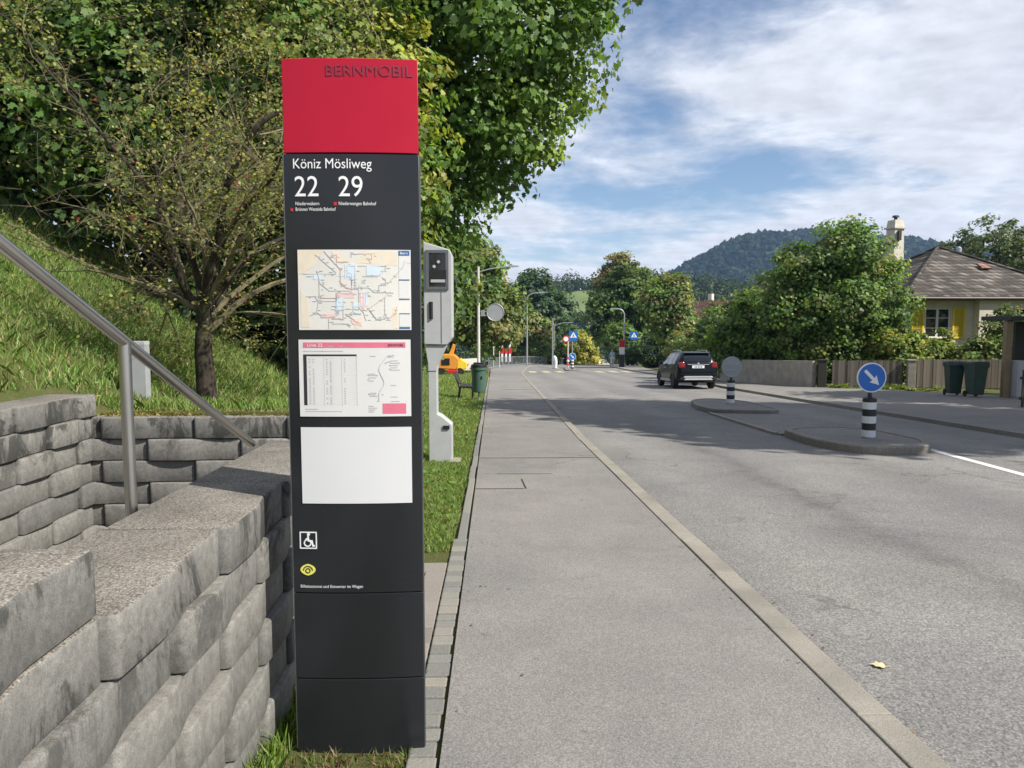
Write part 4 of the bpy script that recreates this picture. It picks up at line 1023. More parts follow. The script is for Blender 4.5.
# ------------------------------------------------------------------ cars
def car(name, label, x, y, rot, paint, detail=True):
    z = float(zg(y))
    a = thing(name, label, 'car', (x, y, z), rot)
    a.rotation_euler = (-math.atan(G), 0, rot)
    # stations from tail (-) to nose (+): y, bottom, belt, roof, half width low, belt, roof
    S = [(-2.13, .52, .90, .98, .70, .74, .60), (-2.08, .40, .98, 1.12, .80, .84, .62), (-1.98, .32, 1.03, 1.38, .87, .87, .62), (-1.80, .28, 1.05, 1.54, .89, .88, .60), (-1.45, .26, 1.05, 1.60, .90, .89, .605),
         (-.7, .24, 1.03, 1.62, .90, .89, .61), (.1, .24, 1.01, 1.61, .90, .89, .60), (.55, .24, 1.00, 1.53, .90, .885, .585), (.95, .25, .99, 1.25, .90, .88, .66), (1.20, .25, .98, 1.03, .90, .87, .72),
         (1.6, .28, .93, .955, .89, .83, .60), (1.95, .32, .80, .85, .82, .74, .45), (2.10, .42, .62, .66, .62, .55, .30)]
    n = 0; vs = []; fs = []
    def sec(s):
        y_, b_, be, r_, wl, wb, wr = s
        return [(-wl * .92, b_), (-wl, b_ + .12), (-wl * 1.005, (b_ + be) / 2), (-wb, be), (-(wb * .45 + wr * .55) - .015, be + (r_ - be) * .55), (-wr, r_ - .045 * min(1, (r_ - be) * 3)), (-wr * .72, r_),
                (wr * .72, r_), (wr, r_ - .045 * min(1, (r_ - be) * 3)), (wb * .45 + wr * .55 + .015, be + (r_ - be) * .55), (wb, be), (wl * 1.005, (b_ + be) / 2), (wl, b_ + .12), (wl * .92, b_)]
    for s in S:
        vs += [(p, s[0], q) for p, q in sec(s)]
    k = 14
    for i in range(len(S) - 1):
        for j in range(k): fs.append((i * k + j, i * k + (j + 1) % k, (i + 1) * k + (j + 1) % k, (i + 1) * k + j))
    fs.append(tuple(range(k))); fs.append(tuple((len(S) - 1) * k + j for j in range(k - 1, -1, -1)))
    m = MB(); m.add(vs, fs); o = m.build('body', paint, a, smooth_angle=42)
    # glazing follows the shell, a little proud of it
    def shell(ya, u, side):      # point on the side between belt (u=0) and roof (u=1)
        ys_ = [s[0] for s in S]; f = lambda c_: float(np.interp(ya, ys_, [s[c_] for s in S]))
        be, r_, wb, wr = f(2), f(3), f(5), f(6)
        P = [(wb, be), (wb * .45 + wr * .55 + .015, be + (r_ - be) * .55), (wr, r_ - .045 * min(1, (r_ - be) * 3))]
        if u < .55: t_ = u / .55; q = (P[0][0] + (P[1][0] - P[0][0]) * t_, P[0][1] + (P[1][1] - P[0][1]) * t_)
        else: t_ = (u - .55) / .45; q = (P[1][0] + (P[2][0] - P[1][0]) * t_, P[1][1] + (P[2][1] - P[1][1]) * t_)
        return (side * (q[0] + .006), ya, q[1] + .002)
    for side in (-1, 1):
        for (ya, yb, yt0, yt1) in ((-1.62, -1.10, -1.50, -1.10), (-1.04, -.22, -1.04, -.22), (-.16, .92, -.16, .42)):
            m = MB(); g = []
            for iu in range(7):
                u = .05 + .84 * iu / 6
                for iv in range(9):
                    v = iv / 8; g.append(shell((ya + (yt0 - ya) * u) * (1 - v) + (yb + (yt1 - yb) * u) * v, u, side))
            m.add(g, [(i * 9 + j, i * 9 + j + 1, (i + 1) * 9 + j + 1, (i + 1) * 9 + j) for i in range(6) for j in range(8)])
            m.build('side_window', M['glass_blue'], a, smooth_angle=60)
    # rear window lies across the stations -2.08 .. -1.80
    m = MB(); g = []
    for iu in range(6):
        u = iu / 5; yy = -2.055 + .23 * u
        ys_ = [s[0] for s in S]; rz_ = float(np.interp(yy, ys_, [s[3] for s in S])); wr = float(np.interp(yy, ys_, [s[6] for s in S]))
        for iv in range(9):
            v = -1 + 2 * iv / 8; g.append((v * wr * .94, yy - .012, rz_ - .02 * abs(v) ** 3 + .004))
    m.add(g, [(i * 9 + j, i * 9 + j + 1, (i + 1) * 9 + j + 1, (i + 1) * 9 + j) for i in range(5) for j in range(8)]); m.build('rear_window', M['glass_dark'], a, smooth_angle=60)
    m = MB(); m.prism([(-1.98, 1.555), (-1.72, 1.60), (-1.70, 1.575), (-1.96, 1.525)], -.56, .56, 'x'); m.build('roof_spoiler', paint, a, bevel=.008)
    g = MB()
    for iu in range(6):
        u = iu / 5; yy = 1.16 - .56 * u
        ys_ = [s[0] for s in S]; rz_ = float(np.interp(yy, ys_, [s[3] for s in S])); wr = float(np.interp(yy, ys_, [s[6] for s in S]))
        g.v += [(v * wr * .92, yy, rz_ + .008) for v in (-1, -.5, 0, .5, 1)]
    g.f = [(i * 5 + j, i * 5 + j + 1, (i + 1) * 5 + j + 1, (i + 1) * 5 + j) for i in range(5) for j in range(4)]; g.m = [0] * len(g.f); g.build('windscreen', M['glass_dark'], a, smooth_angle=60)
    for sx in (-1, 1):
        for yw in (-1.30, 1.28):
            e = link(bpy.data.objects.new('wheel', None)); e.parent = a; e.location = (sx * .80, yw, .335)
            m = MB()
            m.lathe([(.20, -.105), (.31, -.105), (.335, -.06), (.335, .06), (.31, .105), (.20, .105)], n=28)
            m.v = [(p[2], p[0], p[1]) for p in m.v]; m.build('tyre', M['tyre'], e, smooth_angle=35)
            m = MB(); m.lathe([(.05, .075), (.205, .10), (.215, .07), (.215, -.07)], n=20); m.v = [(sx * p[2], p[0], p[1]) for p in m.v]; m.build('rim', M['rim'], e, smooth_angle=35)
            m = MB()
            ang = [(math.cos(q * PI / 12), math.sin(q * PI / 12)) for q in range(25)]
            prof = [(yw + .395 * c_, .335 + .395 * s_) for c_, s_ in ang[:13]]
            m = MB(); ins = [(yw + .35 * c_, .335 + .35 * s_) for c_, s_ in ang[:13]]
            m.prism(prof + ins[::-1], sx * .86, sx * .925, 'x'); m.build('wheel_arch', M['black'], a)
        # tail lamp: wraps the corner below the window
        m = MB(); m.prism([(sx * .56, .93), (sx * .80, .91), (sx * .83, 1.02), (sx * .80, 1.15), (sx * .62, 1.17), (sx * .55, 1.06)], -2.145, -1.93, 'y'); m.build('tail_light', M['tail'], a, bevel=.03)
        m = MB(); m.box((sx * .69, -2.15, 1.04), (.13, .014, .14)); m.build('lamp_lens', M['tail'], a, bevel=.03)
        m = MB(); m.prism([(sx * .90, 1.02), (sx * 1.06, 1.05), (sx * 1.06, 1.17), (sx * .94, 1.17)], .42, .58, 'y'); m.build('door_mirror', paint, a, bevel=.02)
        m = MB(); m.box((sx * .908, -.05, .36), (.02, 1.9, .11)); m.build('sill_trim', M['galv'], a)
        m = MB(); m.tube([(sx * .55, -1.5, 1.60), (sx * .57, -1.35, 1.655), (sx * .57, .0, 1.665), (sx * .54, .2, 1.61)], .016, 8); m.build('roof_rail', M['galv'], a)
        for yh in (-.95, .02):
            m = MB(); m.box((sx * .905, yh, .90), (.024, .16, .025)); m.build('door_handle', M['chrome'], a)
    m = MB(); m.prism([(-.80, .40), (-.66, .40), (-.52, .36), (.52, .36), (.66, .40), (.80, .40), (.72, .56), (-.72, .56)], -2.165, -2.09, 'y'); m.build('rear_bumper', M['black'], a, bevel=.02)
    m = MB(); m.prism([(-.62, .40), (.62, .40), (.54, .47), (-.54, .47)], -2.185, -2.163, 'y'); m.prism([(-.64, .50), (.64, .50), (.58, .57), (-.58, .57)], -2.185, -2.163, 'y'); m.build('skid_plate', M['silver'], a, bevel=.006)
    m = MB(); m.box((0, -2.165, .62), (1.5, .06, .10)); m.build('bumper_step', paint, a, bevel=.02)
    m = MB(); m.box((0, -2.155, .96), (.52, .02, .115))
    for k_ in range(5): m.box((-.14 + k_ * .07, -2.166, .955), (.035, .006, .06), mi=1)
    m.build('licence_plate', [M['sign_white'], M['black']], a)
    m = MB(); m.box((0, -2.16, 1.06), (.92, .024, .028)); m.build('chrome_bar', M['chrome'], a, bevel=.006)
    m = MB(); m.tube([(0, -2.15, 1.10), (0, -2.178, 1.10)], .045, 18); m.build('badge', M['chrome'], a)
    return a
car('parked_car', 'black compact sport utility car seen from behind in the far lane', 8.72, 33.3, -.0, M['carpaint'])
car('parked_car', 'silver car far down the street, only its upper half showing beyond the crest', 17.5, 120.0, -.6, M['silver_car'])

# ------------------------------------------------------------------ boundary wall, fences, posts, bins, shed, gate
def zs(y): return float(zg(y)) + .085
a = thing('boundary_wall', 'plain beige cast concrete garden wall along the far footway behind the black car', 'wall', (0, 0, 0))
P0, P1 = Vector((13.72, 31.2)), Vector((12.05, 38.6)); d = (P1 - P0).normalized(); q = Vector((-d.y, d.x)) * .1
for k in range(3):
    A_ = P0 + (P1 - P0) * k / 3 + d * .006; B_ = P0 + (P1 - P0) * (k + 1) / 3 - d * .006
    m = MB()
    for (p, s_) in ((A_, 1), (B_, 1)): pass
    c = [A_ - q, B_ - q, B_ + q, A_ + q]
    m.add([(p.x, p.y, zs(p.y) - .15) for p in c] + [(p.x, p.y, zs(p.y) + 1.12) for p in c], [(0, 1, 2, 3), (7, 6, 5, 4), (0, 4, 5, 1), (1, 5, 6, 2), (2, 6, 7, 3), (3, 7, 4, 0)])
    m.build('wall_section', M['wall_conc'], a, bevel=.012)
def board_fence(name, label, p0, p1, h, mat, bw=.115, zoff=0.05):
    L_ = math.hypot(p1[0] - p0[0], p1[1] - p0[1]); rot = math.atan2(p1[1] - p0[1], p1[0] - p0[0])
    a = thing(name, label, 'fence', (p0[0], p0[1], zs(p0[1])), rot)
    dz = (zs(p1[1]) - zs(p0[1])) / L_
    n = int(L_ / bw); m = MB()
    for k in range(n):
        x = (k + .5) * bw; hh = h + random.uniform(-.012, .0)
        m.box((x, random.uniform(-.004, .004), dz * x + zoff + hh / 2), (bw - .008, .022, hh))
    m.build('boards', mat, a)
    m = MB()
    for z_ in (.3, h - .22): m.add([], []); m.box((L_ / 2, .03, z_ + dz * L_ / 2), (L_, .035, .09), M=Matrix.Rotation(-math.atan(dz), 3, 'Y'))
    m.build('rail', mat, a)
    for x in (.05, L_ - .05):
        m = MB(); m.box((x, .07, h / 2 + dz * x), (.09, .09, h + .06)); m.build('post', M['wood_dark'], a)
    return a
board_fence('wooden_fence', 'weathered grey board fence between the concrete wall and the gatepost', (14.35, 30.9), (16.85, 29.95), 1.10, M['fence_grey'])
board_fence('wooden_fence', 'paler brown board fence between the gatepost and the wheeled bins', (17.32, 29.75), (20.6, 28.6), 1.15, M['fence_light'])
for lab, x, y, wd, mt in (('dark wooden gatepost in the gap at the end of the concrete wall', 13.98, 31.05, .34, 'wood_dark'), ('square concrete gatepost where the two board fences meet', 17.08, 29.75, .30, 'post_conc')):
    a = thing('gatepost', lab, 'gatepost', (x, y, zs(y)), -.3)
    m = MB(); m.box((0, 0, .52), (wd, wd, 1.22)); m.build('shaft', M[mt], a, bevel=.015)
    m = MB(); m.box((0, 0, 1.16), (wd + .05, wd + .05, .06)); m.build('cap', M[mt], a, bevel=.01)
def wheelie(label, x, y, rot, lid):
    a = thing('wheeled_bin', label, 'bin', (x, y, zs(y)), rot)
    m = MB(); b_ = [(-.24, -.26), (.24, -.26), (.24, .26), (-.24, .26)]; t_ = [(-.32, -.36), (.32, -.36), (.32, .36), (-.32, .36)]
    m.add([(p, q_, .08) for p, q_ in b_] + [(p, q_, 1.02) for p, q_ in t_], [(3, 2, 1, 0), (4, 5, 6, 7), (0, 1, 5, 4), (1, 2, 6, 5), (2, 3, 7, 6), (3, 0, 4, 7)])
    m.build('bin_body', M['wheelie'], a, bevel=.03)
    m = MB(); m.box((0, 0, 1.0), (.70, .78, .06)); m.build('collar', M['wheelie'], a, bevel=.015)
    m = MB(); m.prism([(-.37, 1.035), (.37, 1.035), (.34, 1.10), (-.30, 1.16)], -.40, .40, 'x') if False else m.prism([(-.41, 1.035), (.41, 1.035), (.36, 1.12), (-.34, 1.16)], -.36, .36, 'x')
    m.build('lid', lid, a, bevel=.02)
    a.scale = (.76, .74, 1.03)
    for sx in (-.27, .27):
        m = MB(); m.tube([(sx - .03, .27, .1), (sx + .03, .27, .1)], .1, 16); m.build('wheel', M['tyre'], a)
    return a
M['lid_grey'] = simple('faded bin lid', (.05, .065, .08), .5, 0, .15, 4)
wheelie('dark green wheeled bin with a bluish lid, the one nearer the board fence', 15.85, 25.0, -.2, M['lid_grey'])
wheelie('dark wheeled bin turned slightly towards the shed post, beside its twin', 16.08, 24.2, .12, M['wheelie'])
a = thing('bin_shed', 'open sided shed with flat black roof on a yellowish timber post, by the bins', 'shed', (16.80, 23.9, zs(23.9)))
m = MB(); m.box((2.58, .4, 2.60), (5.3, 1.5, .14)); m.build('roof', M['roof_dark'], a, bevel=.01)
m = MB(); m.box((.08, 0, 1.26), (.2, .18, 2.52)); m.build('post', M['timber'], a, bevel=.01)
m = MB(); m.box((3.0, 1.05, 1.25), (3.9, .12, 2.5)); m.build('rear_wall', M['wood_dark'], a)
m = MB(); m.box((4.9, .4, 1.25), (.12, 1.3, 2.5)); m.build('side_wall', M['wood_dark'], a)
a = thing('grey_cabinet', 'pale grey upright cabinet standing inside the shed behind the picket gate', 'cabinet', (17.25, 23.75, zs(23.75)))
m = MB(); m.box((0, 0, .62), (.42, .4, 1.2)); m.build('cabinet_body', M['radar_grey'], a, bevel=.02)
m = MB(); m.box((0, -.205, .62), (.34, .012, 1.05)); m.build('door', M['radar_grey'], a)
m = MB(); m.box((0, 0, .02), (.44, .42, .05)); m.build('plinth', M['post_conc'], a)
a = thing('picket_gate', 'low dark picket gate at the driveway edge in front of the shed', 'gate', (14.15, 19.4, zs(19.4)), .12)
m = MB()
for k in range(14): m.box((.06 + k * .12, 0, .52), (.07, .03, 1.0))
m.build('pickets', M['wood_dark'], a)
for z_ in (.25, .8):
    m = MB(); m.box((.84, .03, z_), (1.7, .03, .07)); m.build('rail', M['wood_dark'], a)

# ------------------------------------------------------------------ the house across the street
hz = -1.35
hs = thing('bungalow', 'beige bungalow with brown tiled hip roofs, tall pale chimney and yellow shutters', 'house', (0, 0, hz))
def Hz(z): return z - hz
X0, X1, Y0, Y1, EZ, AZ = 20.2, 29.9, 36.0, 46.8, 2.92, 5.80
def hip(name, x0, x1, y0, y1, ez, ridge, mat, th=.12):
    m = MB(); (rx0, rx1, ry, rz_) = ridge
    vs = [(x0, y0, Hz(ez)), (x1, y0, Hz(ez)), (x1, y1, Hz(ez)), (x0, y1, Hz(ez)), (rx0, ry, Hz(rz_)), (rx1, ry, Hz(rz_))]
    lo = [(p[0], p[1], p[2] - th) for p in vs[:4]]
    m.add(vs + lo, [(0, 1, 5, 4), (1, 2, 5), (2, 3, 4, 5), (3, 0, 4), (0, 6, 7, 1), (1, 7, 8, 2), (2, 8, 9, 3), (3, 9, 6, 0), (6, 9, 8, 7)])
    r_ = m.build(name, mat, hs)
    e = MB()
    for c_ in ((0, 4), (1, 5), (2, 5), (3, 4), (4, 5)):
        p, q_ = Vector(vs[c_[0]]), Vector(vs[c_[1]])
        if (p - q_).length > .1: e.tube([p + Vector((0, 0, .02)), q_ + Vector((0, 0, .03))], .09, 8)
    o = e.build('ridge_tiles', M['roof'], r_); return r_
rf = hip('roof', X0, X1, Y0, Y1, EZ, (24.95, 25.1, 41.4, AZ), M['roof'])
hip('roof', 16.6, 27.6, 41.2, 51.6, 3.0, (21.0, 22.5, 46.2, 7.0), M['roof'])
m = MB()
m.tube([(X0 - .03, Y0 - .08, Hz(EZ - .1)), (X1, Y0 - .08, Hz(EZ - .1))], .075, 8); m.tube([(X0 - .06, Y0 - .08, Hz(EZ - .1)), (X0 - .06, Y1, Hz(EZ - .1))], .075, 8)
m.build('gutter', M['gutter'], hs)
m = MB(); m.box(((X0 + X1) / 2, Y0 + .22, Hz(EZ - .17)), (X1 - X0 - .1, .5, .05)); m.box((X0 + .24, (Y0 + Y1) / 2 + .3, Hz(EZ - .17)), (.44, Y1 - Y0 - .7, .05)); m.build('soffit', M['soffit'], hs)
m = MB(); m.box((20.72, 36.3, Hz(.85)), (.07, .07, 3.7)); m.build('downpipe', M['gutter'], hs)
WX0, WX1, WZ0, WZ1 = 21.62, 22.92, .86, 2.36; WY = 36.62
m = MB()   # front wall with its window opening
for (a0, a1, b0, b1) in ((20.65, WX0, -1.5, 2.86), (WX1, 24.05, -1.5, 2.86), (WX0, WX1, -1.5, WZ0), (WX0, WX1, WZ1, 2.86)):
    m.box(((a0 + a1) / 2, WY + .15, Hz((b0 + b1) / 2)), (a1 - a0, .3, b1 - b0))
m.box((20.8, 41.6, Hz(.68)), (.3, 9.6, 4.36)); m.box((25, 46.3, Hz(.68)), (8.6, .3, 4.36)); m.box((29.4, 41.4, Hz(.68)), (.3, 9.6, 4.36))
m.box((17.4, 46.4, Hz(.68)), (.3, 9, 4.36)); m.box((19.1, 41.8, Hz(.68)), (3.4, .3, 4.36))
m.build('wall', M['render'], hs)
BY = 36.15
m = MB()
for (a0, a1, b0, b1) in ((24.05, 25.35, -1.5, 2.86), (26.5, 29.5, -1.5, 2.86), (25.35, 26.5, -1.5, 1.1), (25.35, 26.5, 2.35, 2.86)):
    m.box(((a0 + a1) / 2, BY + .15, Hz((b0 + b1) / 2)), (a1 - a0, .3, b1 - b0))
m.box((24.2, BY + .55, Hz(.68)), (.3, .5, 4.36)); m.build('bay_wall', M['render_light'], hs)
def window(x0, x1, z0, z1, y):
    e = link(bpy.data.objects.new('window', None)); e.parent = hs
    m = MB(); f_ = .075
    for (a0, a1, b0, b1) in ((x0, x1, z0, z0 + f_), (x0, x1, z1 - f_, z1), (x0, x0 + f_, z0 + f_, z1 - f_), (x1 - f_, x1, z0 + f_, z1 - f_), ((x0 + x1) / 2 - .06, (x0 + x1) / 2 + .06, z0 + f_, z1 - f_)):
        m.box(((a0 + a1) / 2, y + .1, Hz((b0 + b1) / 2)), (a1 - a0, .07, b1 - b0))
    for k in (1, 2):
        zz = z0 + (z1 - z0) * k / 3
        for (a0, a1) in ((x0 + f_, (x0 + x1) / 2 - .06), ((x0 + x1) / 2 + .06, x1 - f_)): m.box(((a0 + a1) / 2, y + .095, Hz(zz)), (a1 - a0, .04, .035))
    m.build('frame', M['trim_white'], e)
    m = MB(); m.box(((x0 + x1) / 2, y + .115, Hz((z0 + z1) / 2)), (x1 - x0 - .02, .012, z1 - z0 - .02)); m.build('pane', M['glass_dark'], e)
    m = MB(); m.box(((x0 + x1) / 2, y - .03, Hz(z0 - .05)), (x1 - x0 + .16, .14, .09)); m.build('sill', M['post_conc'], e)
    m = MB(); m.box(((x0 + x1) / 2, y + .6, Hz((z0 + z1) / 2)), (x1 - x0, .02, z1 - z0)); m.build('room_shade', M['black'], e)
window(WX0, WX1, WZ0, WZ1, WY); window(25.35, 26.5, 1.1, 2.35, BY)
def shutter(x0, x1):
    m = MB(); z0, z1 = WZ0 - .02, WZ1 + .04
    for (a0, a1, b0, b1) in ((x0, x1, z0, z0 + .09), (x0, x1, z1 - .09, z1), (x0, x0 + .08, z0 + .09, z1 - .09), (x1 - .08, x1, z0 + .09, z1 - .09)):
        m.box(((a0 + a1) / 2, WY - .03, Hz((b0 + b1) / 2)), (a1 - a0, .045, b1 - b0))
    n = 20
    for k in range(n):
        zz = z0 + .10 + (z1 - z0 - .2) * (k + .5) / n
        m.box(((x0 + x1) / 2, WY - .028, Hz(zz)), (x1 - x0 - .16, .012, .06), M=Matrix.Rotation(.5, 3, 'X'))
    m.build('shutter', M['shutter'], hs)
shutter(20.88, 21.54); shutter(23.0, 23.62)
ch = MB(); cxx, cyy = 23.0, 42.3
ch.tube([(cxx, cyy, Hz(4.6)), (cxx, cyy, Hz(6.95))], [.50, .45], 4); ch.tube([(cxx, cyy, Hz(6.95)), (cxx, cyy, Hz(7.05))], [.58, .58], 4); ch.tube([(cxx, cyy, Hz(7.05)), (cxx, cyy, Hz(7.45))], [.46, .40], 4)
cm = Matrix.Translation((cxx, cyy, 0)) @ Matrix.Rotation(PI / 4 + .25, 4, 'Z') @ Matrix.Translation((-cxx, -cyy, 0))
ch.v = [tuple(cm @ Vector(p)) for p in ch.v]
c_ = ch.build('chimney', simple('pale chimney render', (.52, .50, .43), .9, 0, .12, 4), hs)
m = MB(); m.tube([(cxx, cyy, Hz(7.45)), (cxx, cyy, Hz(7.62))], .09, 10); m.tube([(cxx, cyy, Hz(7.62)), (cxx, cyy, Hz(7.72))], [.2, .16], 10); m.build('chimney_pot', M['roof_dark'], c_)
m = MB(); m.box((cxx + .03, cyy - .4, Hz(6.55)), (.16, .2, .55)); m.build('chimney_vent', M['gutter'], c_)
m = MB(); m.tube([(27.2, 43, Hz(4.6)), (27.2, 43, Hz(5.75))], .09, 10); m.lathe([(.14, 0), (.14, .22), (.02, .32)], (27.2, 43, Hz(5.75)), 12); m.build('flue', M['galv'], hs)
m = MB(); m.box((26.0, 38.9, Hz(4.60)), (.5, .55, .08), M=Matrix.Rotation(.49, 3, 'X')); m.build('skylight', M['roof_red'], hs)

# distant gabled house and the reddish block beyond the crossing
def far_house(name, label, x, y, w_, d_, hw, hr, rot, wall, roof, chimney=True, zbase=None):
    z = float(zg(y)) if zbase is None else zbase
    a = thing(name, label, 'house', (x, y, z), rot)
    m = MB(); m.prism([(-w_ / 2, -1), (w_ / 2, -1), (w_ / 2, hw), (0, hw + hr - .15), (-w_ / 2, hw)], -d_ / 2, d_ / 2, 'y'); wl = m.build('wall', wall, a)
    m = MB()
    for s_ in (-1, 1):
        m.add([(s_ * (w_ / 2 + .5), -d_ / 2 - .5, hw - .5 * hr / (w_ / 2)), (0, -d_ / 2 - .5, hw + hr), (0, d_ / 2 + .5, hw + hr), (s_ * (w_ / 2 + .5), d_ / 2 + .5, hw - .5 * hr / (w_ / 2)),
               (s_ * (w_ / 2 + .5), -d_ / 2 - .5, hw - .5 * hr / (w_ / 2) - .25), (0, -d_ / 2 - .5, hw + hr - .25), (0, d_ / 2 + .5, hw + hr - .25), (s_ * (w_ / 2 + .5), d_ / 2 + .5, hw - .5 * hr / (w_ / 2) - .25)],
              [(0, 1, 2, 3), (7, 6, 5, 4), (0, 4, 5, 1), (1, 5, 6, 2), (2, 6, 7, 3), (3, 7, 4, 0)])
    r_ = m.build('roof', roof, a)
    if chimney:
        m = MB(); m.box((w_ * .12, -d_ * .15, hw + hr + .1), (.75, .75, 2.2)); m.build('chimney', M['render_light'], r_)
    for sx in (-.24, .24):
        for zz in (hw * .45, hw * .98):
            m = MB(); m.box((sx * w_, -d_ / 2 - .02, zz), (1.0, .05, 1.2)); f_ = m.build('window', M['trim_white'], a)
            m = MB(); m.box((sx * w_, -d_ / 2 - .05, zz), (.8, .03, 1.0)); m.build('pane', M['glass_dark'], f_)
    return a
far_house('gabled_house', 'distant house with a steep pinkish tiled gable and pale chimney above the hedge', 37.0, 132, 9, 10, 4.6, 6.0, .75, M['render_light'], M['roof_red'], True, -5.0)
far_house('gabled_house', 'reddish house far down the street behind the crossing signs', 22.5, 195, 13, 9, 6.5, 4.2, .25, M['brick'], M['roof'], False)

# ------------------------------------------------------------------ leaves and trees
DIAMOND = np.array([(0, 0, 0), (.34, .45, .07), (0, 1, 0), (-.34, .45, .07)])
LOBED = np.array([(0, 0, 0), (.30, .10, .03), (.46, .24, .05), (.30, .40, .04), (.44, .66, .03), (.16, .70, .02), (0, 1.0, -.06), (-.16, .70, .02), (-.44, .66, .03), (-.30, .40, .04), (-.46, .24, .05), (-.30, .10, .03)])
BROAD = np.array([(0, 0, 0), (.40, .30, .08), (.36, .70, .06), (0, 1.0, -.04), (-.36, .70, .06), (-.40, .30, .08)])
def leaf_quads(P, Nn, size, shape, rng, droop=.25):
    n = len(P)
    Nn = Nn / np.maximum(1e-6, np.linalg.norm(Nn, axis=1, keepdims=True))
    r = rng.normal(size=(n, 3)); r[:, 2] -= droop * 2
    T = r - Nn * np.sum(r * Nn, 1, keepdims=True); T /= np.maximum(1e-6, np.linalg.norm(T, axis=1, keepdims=True))
    B = np.cross(Nn, T)
    s = size * rng.uniform(.65, 1.25, n)
    return P[:, None, :] + s[:, None, None] * (shape[None, :, 0:1] * B[:, None, :] + (shape[None, :, 1:2] - .3) * T[:, None, :] + shape[None, :, 2:3] * Nn[:, None, :])
def crown(parent, blobs, nclump, per, size, cols, seed, shape=DIAMOND, shell=.5, cr=.5, flat_=.6, name='crown', tone=.36, cut=None):
    rng = np.random.default_rng(seed)
    bl = np.array(blobs, float); vol = np.prod(bl[:, 3:6], 1) ** .8; vol /= vol.sum()
    k = rng.choice(len(bl), nclump, p=vol); b_ = bl[k]
    d_ = rng.normal(size=(nclump, 3)); d_ /= np.linalg.norm(d_, axis=1, keepdims=True)
    rad_ = shell + (1 - shell) * rng.uniform(0, 1, (nclump, 1)) ** .7
    C = b_[:, :3] + d_ * b_[:, 3:6] * rad_
    crs = cr * rng.uniform(.55, 1.35, nclump)
    cols = np.array(cols, float)
    cc = cols[rng.integers(0, len(cols), nclump)] * rng.uniform(1 - tone, 1 + tone, (nclump, 1))
    cnt = rng.poisson(per, nclump) + 3
    idx = np.repeat(np.arange(nclump), cnt); n = len(idx)
    off = rng.normal(size=(n, 3)); nn_ = np.linalg.norm(off, axis=1, keepdims=True); off = off * np.minimum(1, 1.75 / nn_) * crs[idx][:, None] * np.array([1, 1, flat_]) * .55
    P = C[idx] + off
    Nn = off / (crs[idx][:, None]) * .7 + d_[idx] * .6 + rng.normal(size=(n, 3)) * .55 + np.array([0, 0, .55])
    col = cc[idx] * rng.uniform(.72, 1.30, (n, 1))
    if cut is not None:
        kp = cut(P); P, Nn, col = P[kp], Nn[kp], col[kp]
    q = leaf_quads(P, Nn, size, shape, rng)
    fast_mesh(name, q, len(shape), M['leaf'], parent, np.clip(col, 0, 1))
    return C
def limbs(parent, base_h, r0, targets, seed, mat, lean=(0, 0), name='trunk', sub=True):
    rd = random.Random(seed); m = MB()
    top = Vector((lean[0], lean[1], base_h))
    m.tube([(0, 0, -.3), (0, 0, .15), (lean[0] * .4, lean[1] * .4, base_h * .5), tuple(top)], [r0 * 1.45, r0 * 1.08, r0 * .9, r0 * .75], 12)
    for tg in targets:
        tg = Vector(tg); st = top * rd.uniform(.72, 1.0); st = Vector((st.x, st.y, st.z))
        mid = st.lerp(tg, .5) + Vector((rd.uniform(-.3, .3), rd.uniform(-.3, .3), rd.uniform(.1, .5)))
        rr_ = r0 * rd.uniform(.28, .5)
        m.tube([st, st.lerp(mid, .5) + Vector((0, 0, .1)), mid, mid.lerp(tg, .5), tg], [rr_, rr_ * .85, rr_ * .65, rr_ * .4, rr_ * .15], 7)
        if sub:
            for q_ in range(2):
                e = mid.lerp(tg, rd.uniform(0, .5)); f_ = e + Vector((rd.uniform(-1, 1), rd.uniform(-1, 1), rd.uniform(-.2, .9))) * (tg - st).length * .3
                m.tube([e, e.lerp(f_, .5), f_], [rr_ * .4, rr_ * .28, rr_ * .08], 6)
    return m.build(name, mat, parent, smooth_angle=60)
def tree(name, label, x, y, blobs, th, r0, nclump, per, size, cols, seed, shape=DIAMOND, shell=.5, cr=.5, cat='tree', group=None, mat='bark', nl=14, z=None, lean=(0, 0), tone=.36, cut=None, flat_=.6):
    zz = float(zt(x, y)) if z is None else z
    a = thing(name, label, cat, (x, y, zz), 0, group)
    C = crown(a, blobs, nclump, per, size, cols, seed, shape, shell, cr, tone=tone, cut=cut, flat_=flat_)
    rng = np.random.default_rng(seed + 1)
    pick = C[rng.choice(len(C), min(nl, len(C)), replace=False)]
    limbs(a, th, r0, [tuple(p * np.array([.92, .92, 1])) for p in pick], seed, M[mat], lean)
    return a
GREEN = [(0.072, 0.128, 0.030), (0.093, 0.158, 0.036), (0.060, 0.112, 0.033), (0.112, 0.173, 0.042)]
MAPLE = [(0.075, 0.143, 0.033), (0.099, 0.177, 0.039), (0.066, 0.123, 0.033), (0.128, 0.188, 0.042), (0.090, 0.158, 0.033)]
YELL = [(0.188, 0.217, 0.045), (0.225, 0.225, 0.053), (0.150, 0.195, 0.042), (0.120, 0.173, 0.039)]
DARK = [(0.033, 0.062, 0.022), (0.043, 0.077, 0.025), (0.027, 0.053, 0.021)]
OLIVE = [(0.128, 0.158, 0.053), (0.150, 0.165, 0.060), (0.105, 0.143, 0.045), (0.173, 0.158, 0.063)]
RUST = [(0.180, 0.128, 0.053), (0.165, 0.143, 0.054), (0.128, 0.128, 0.045)]
BRIGHT = [(.11, .16, .035), (.14, .18, .04), (.09, .135, .03)]

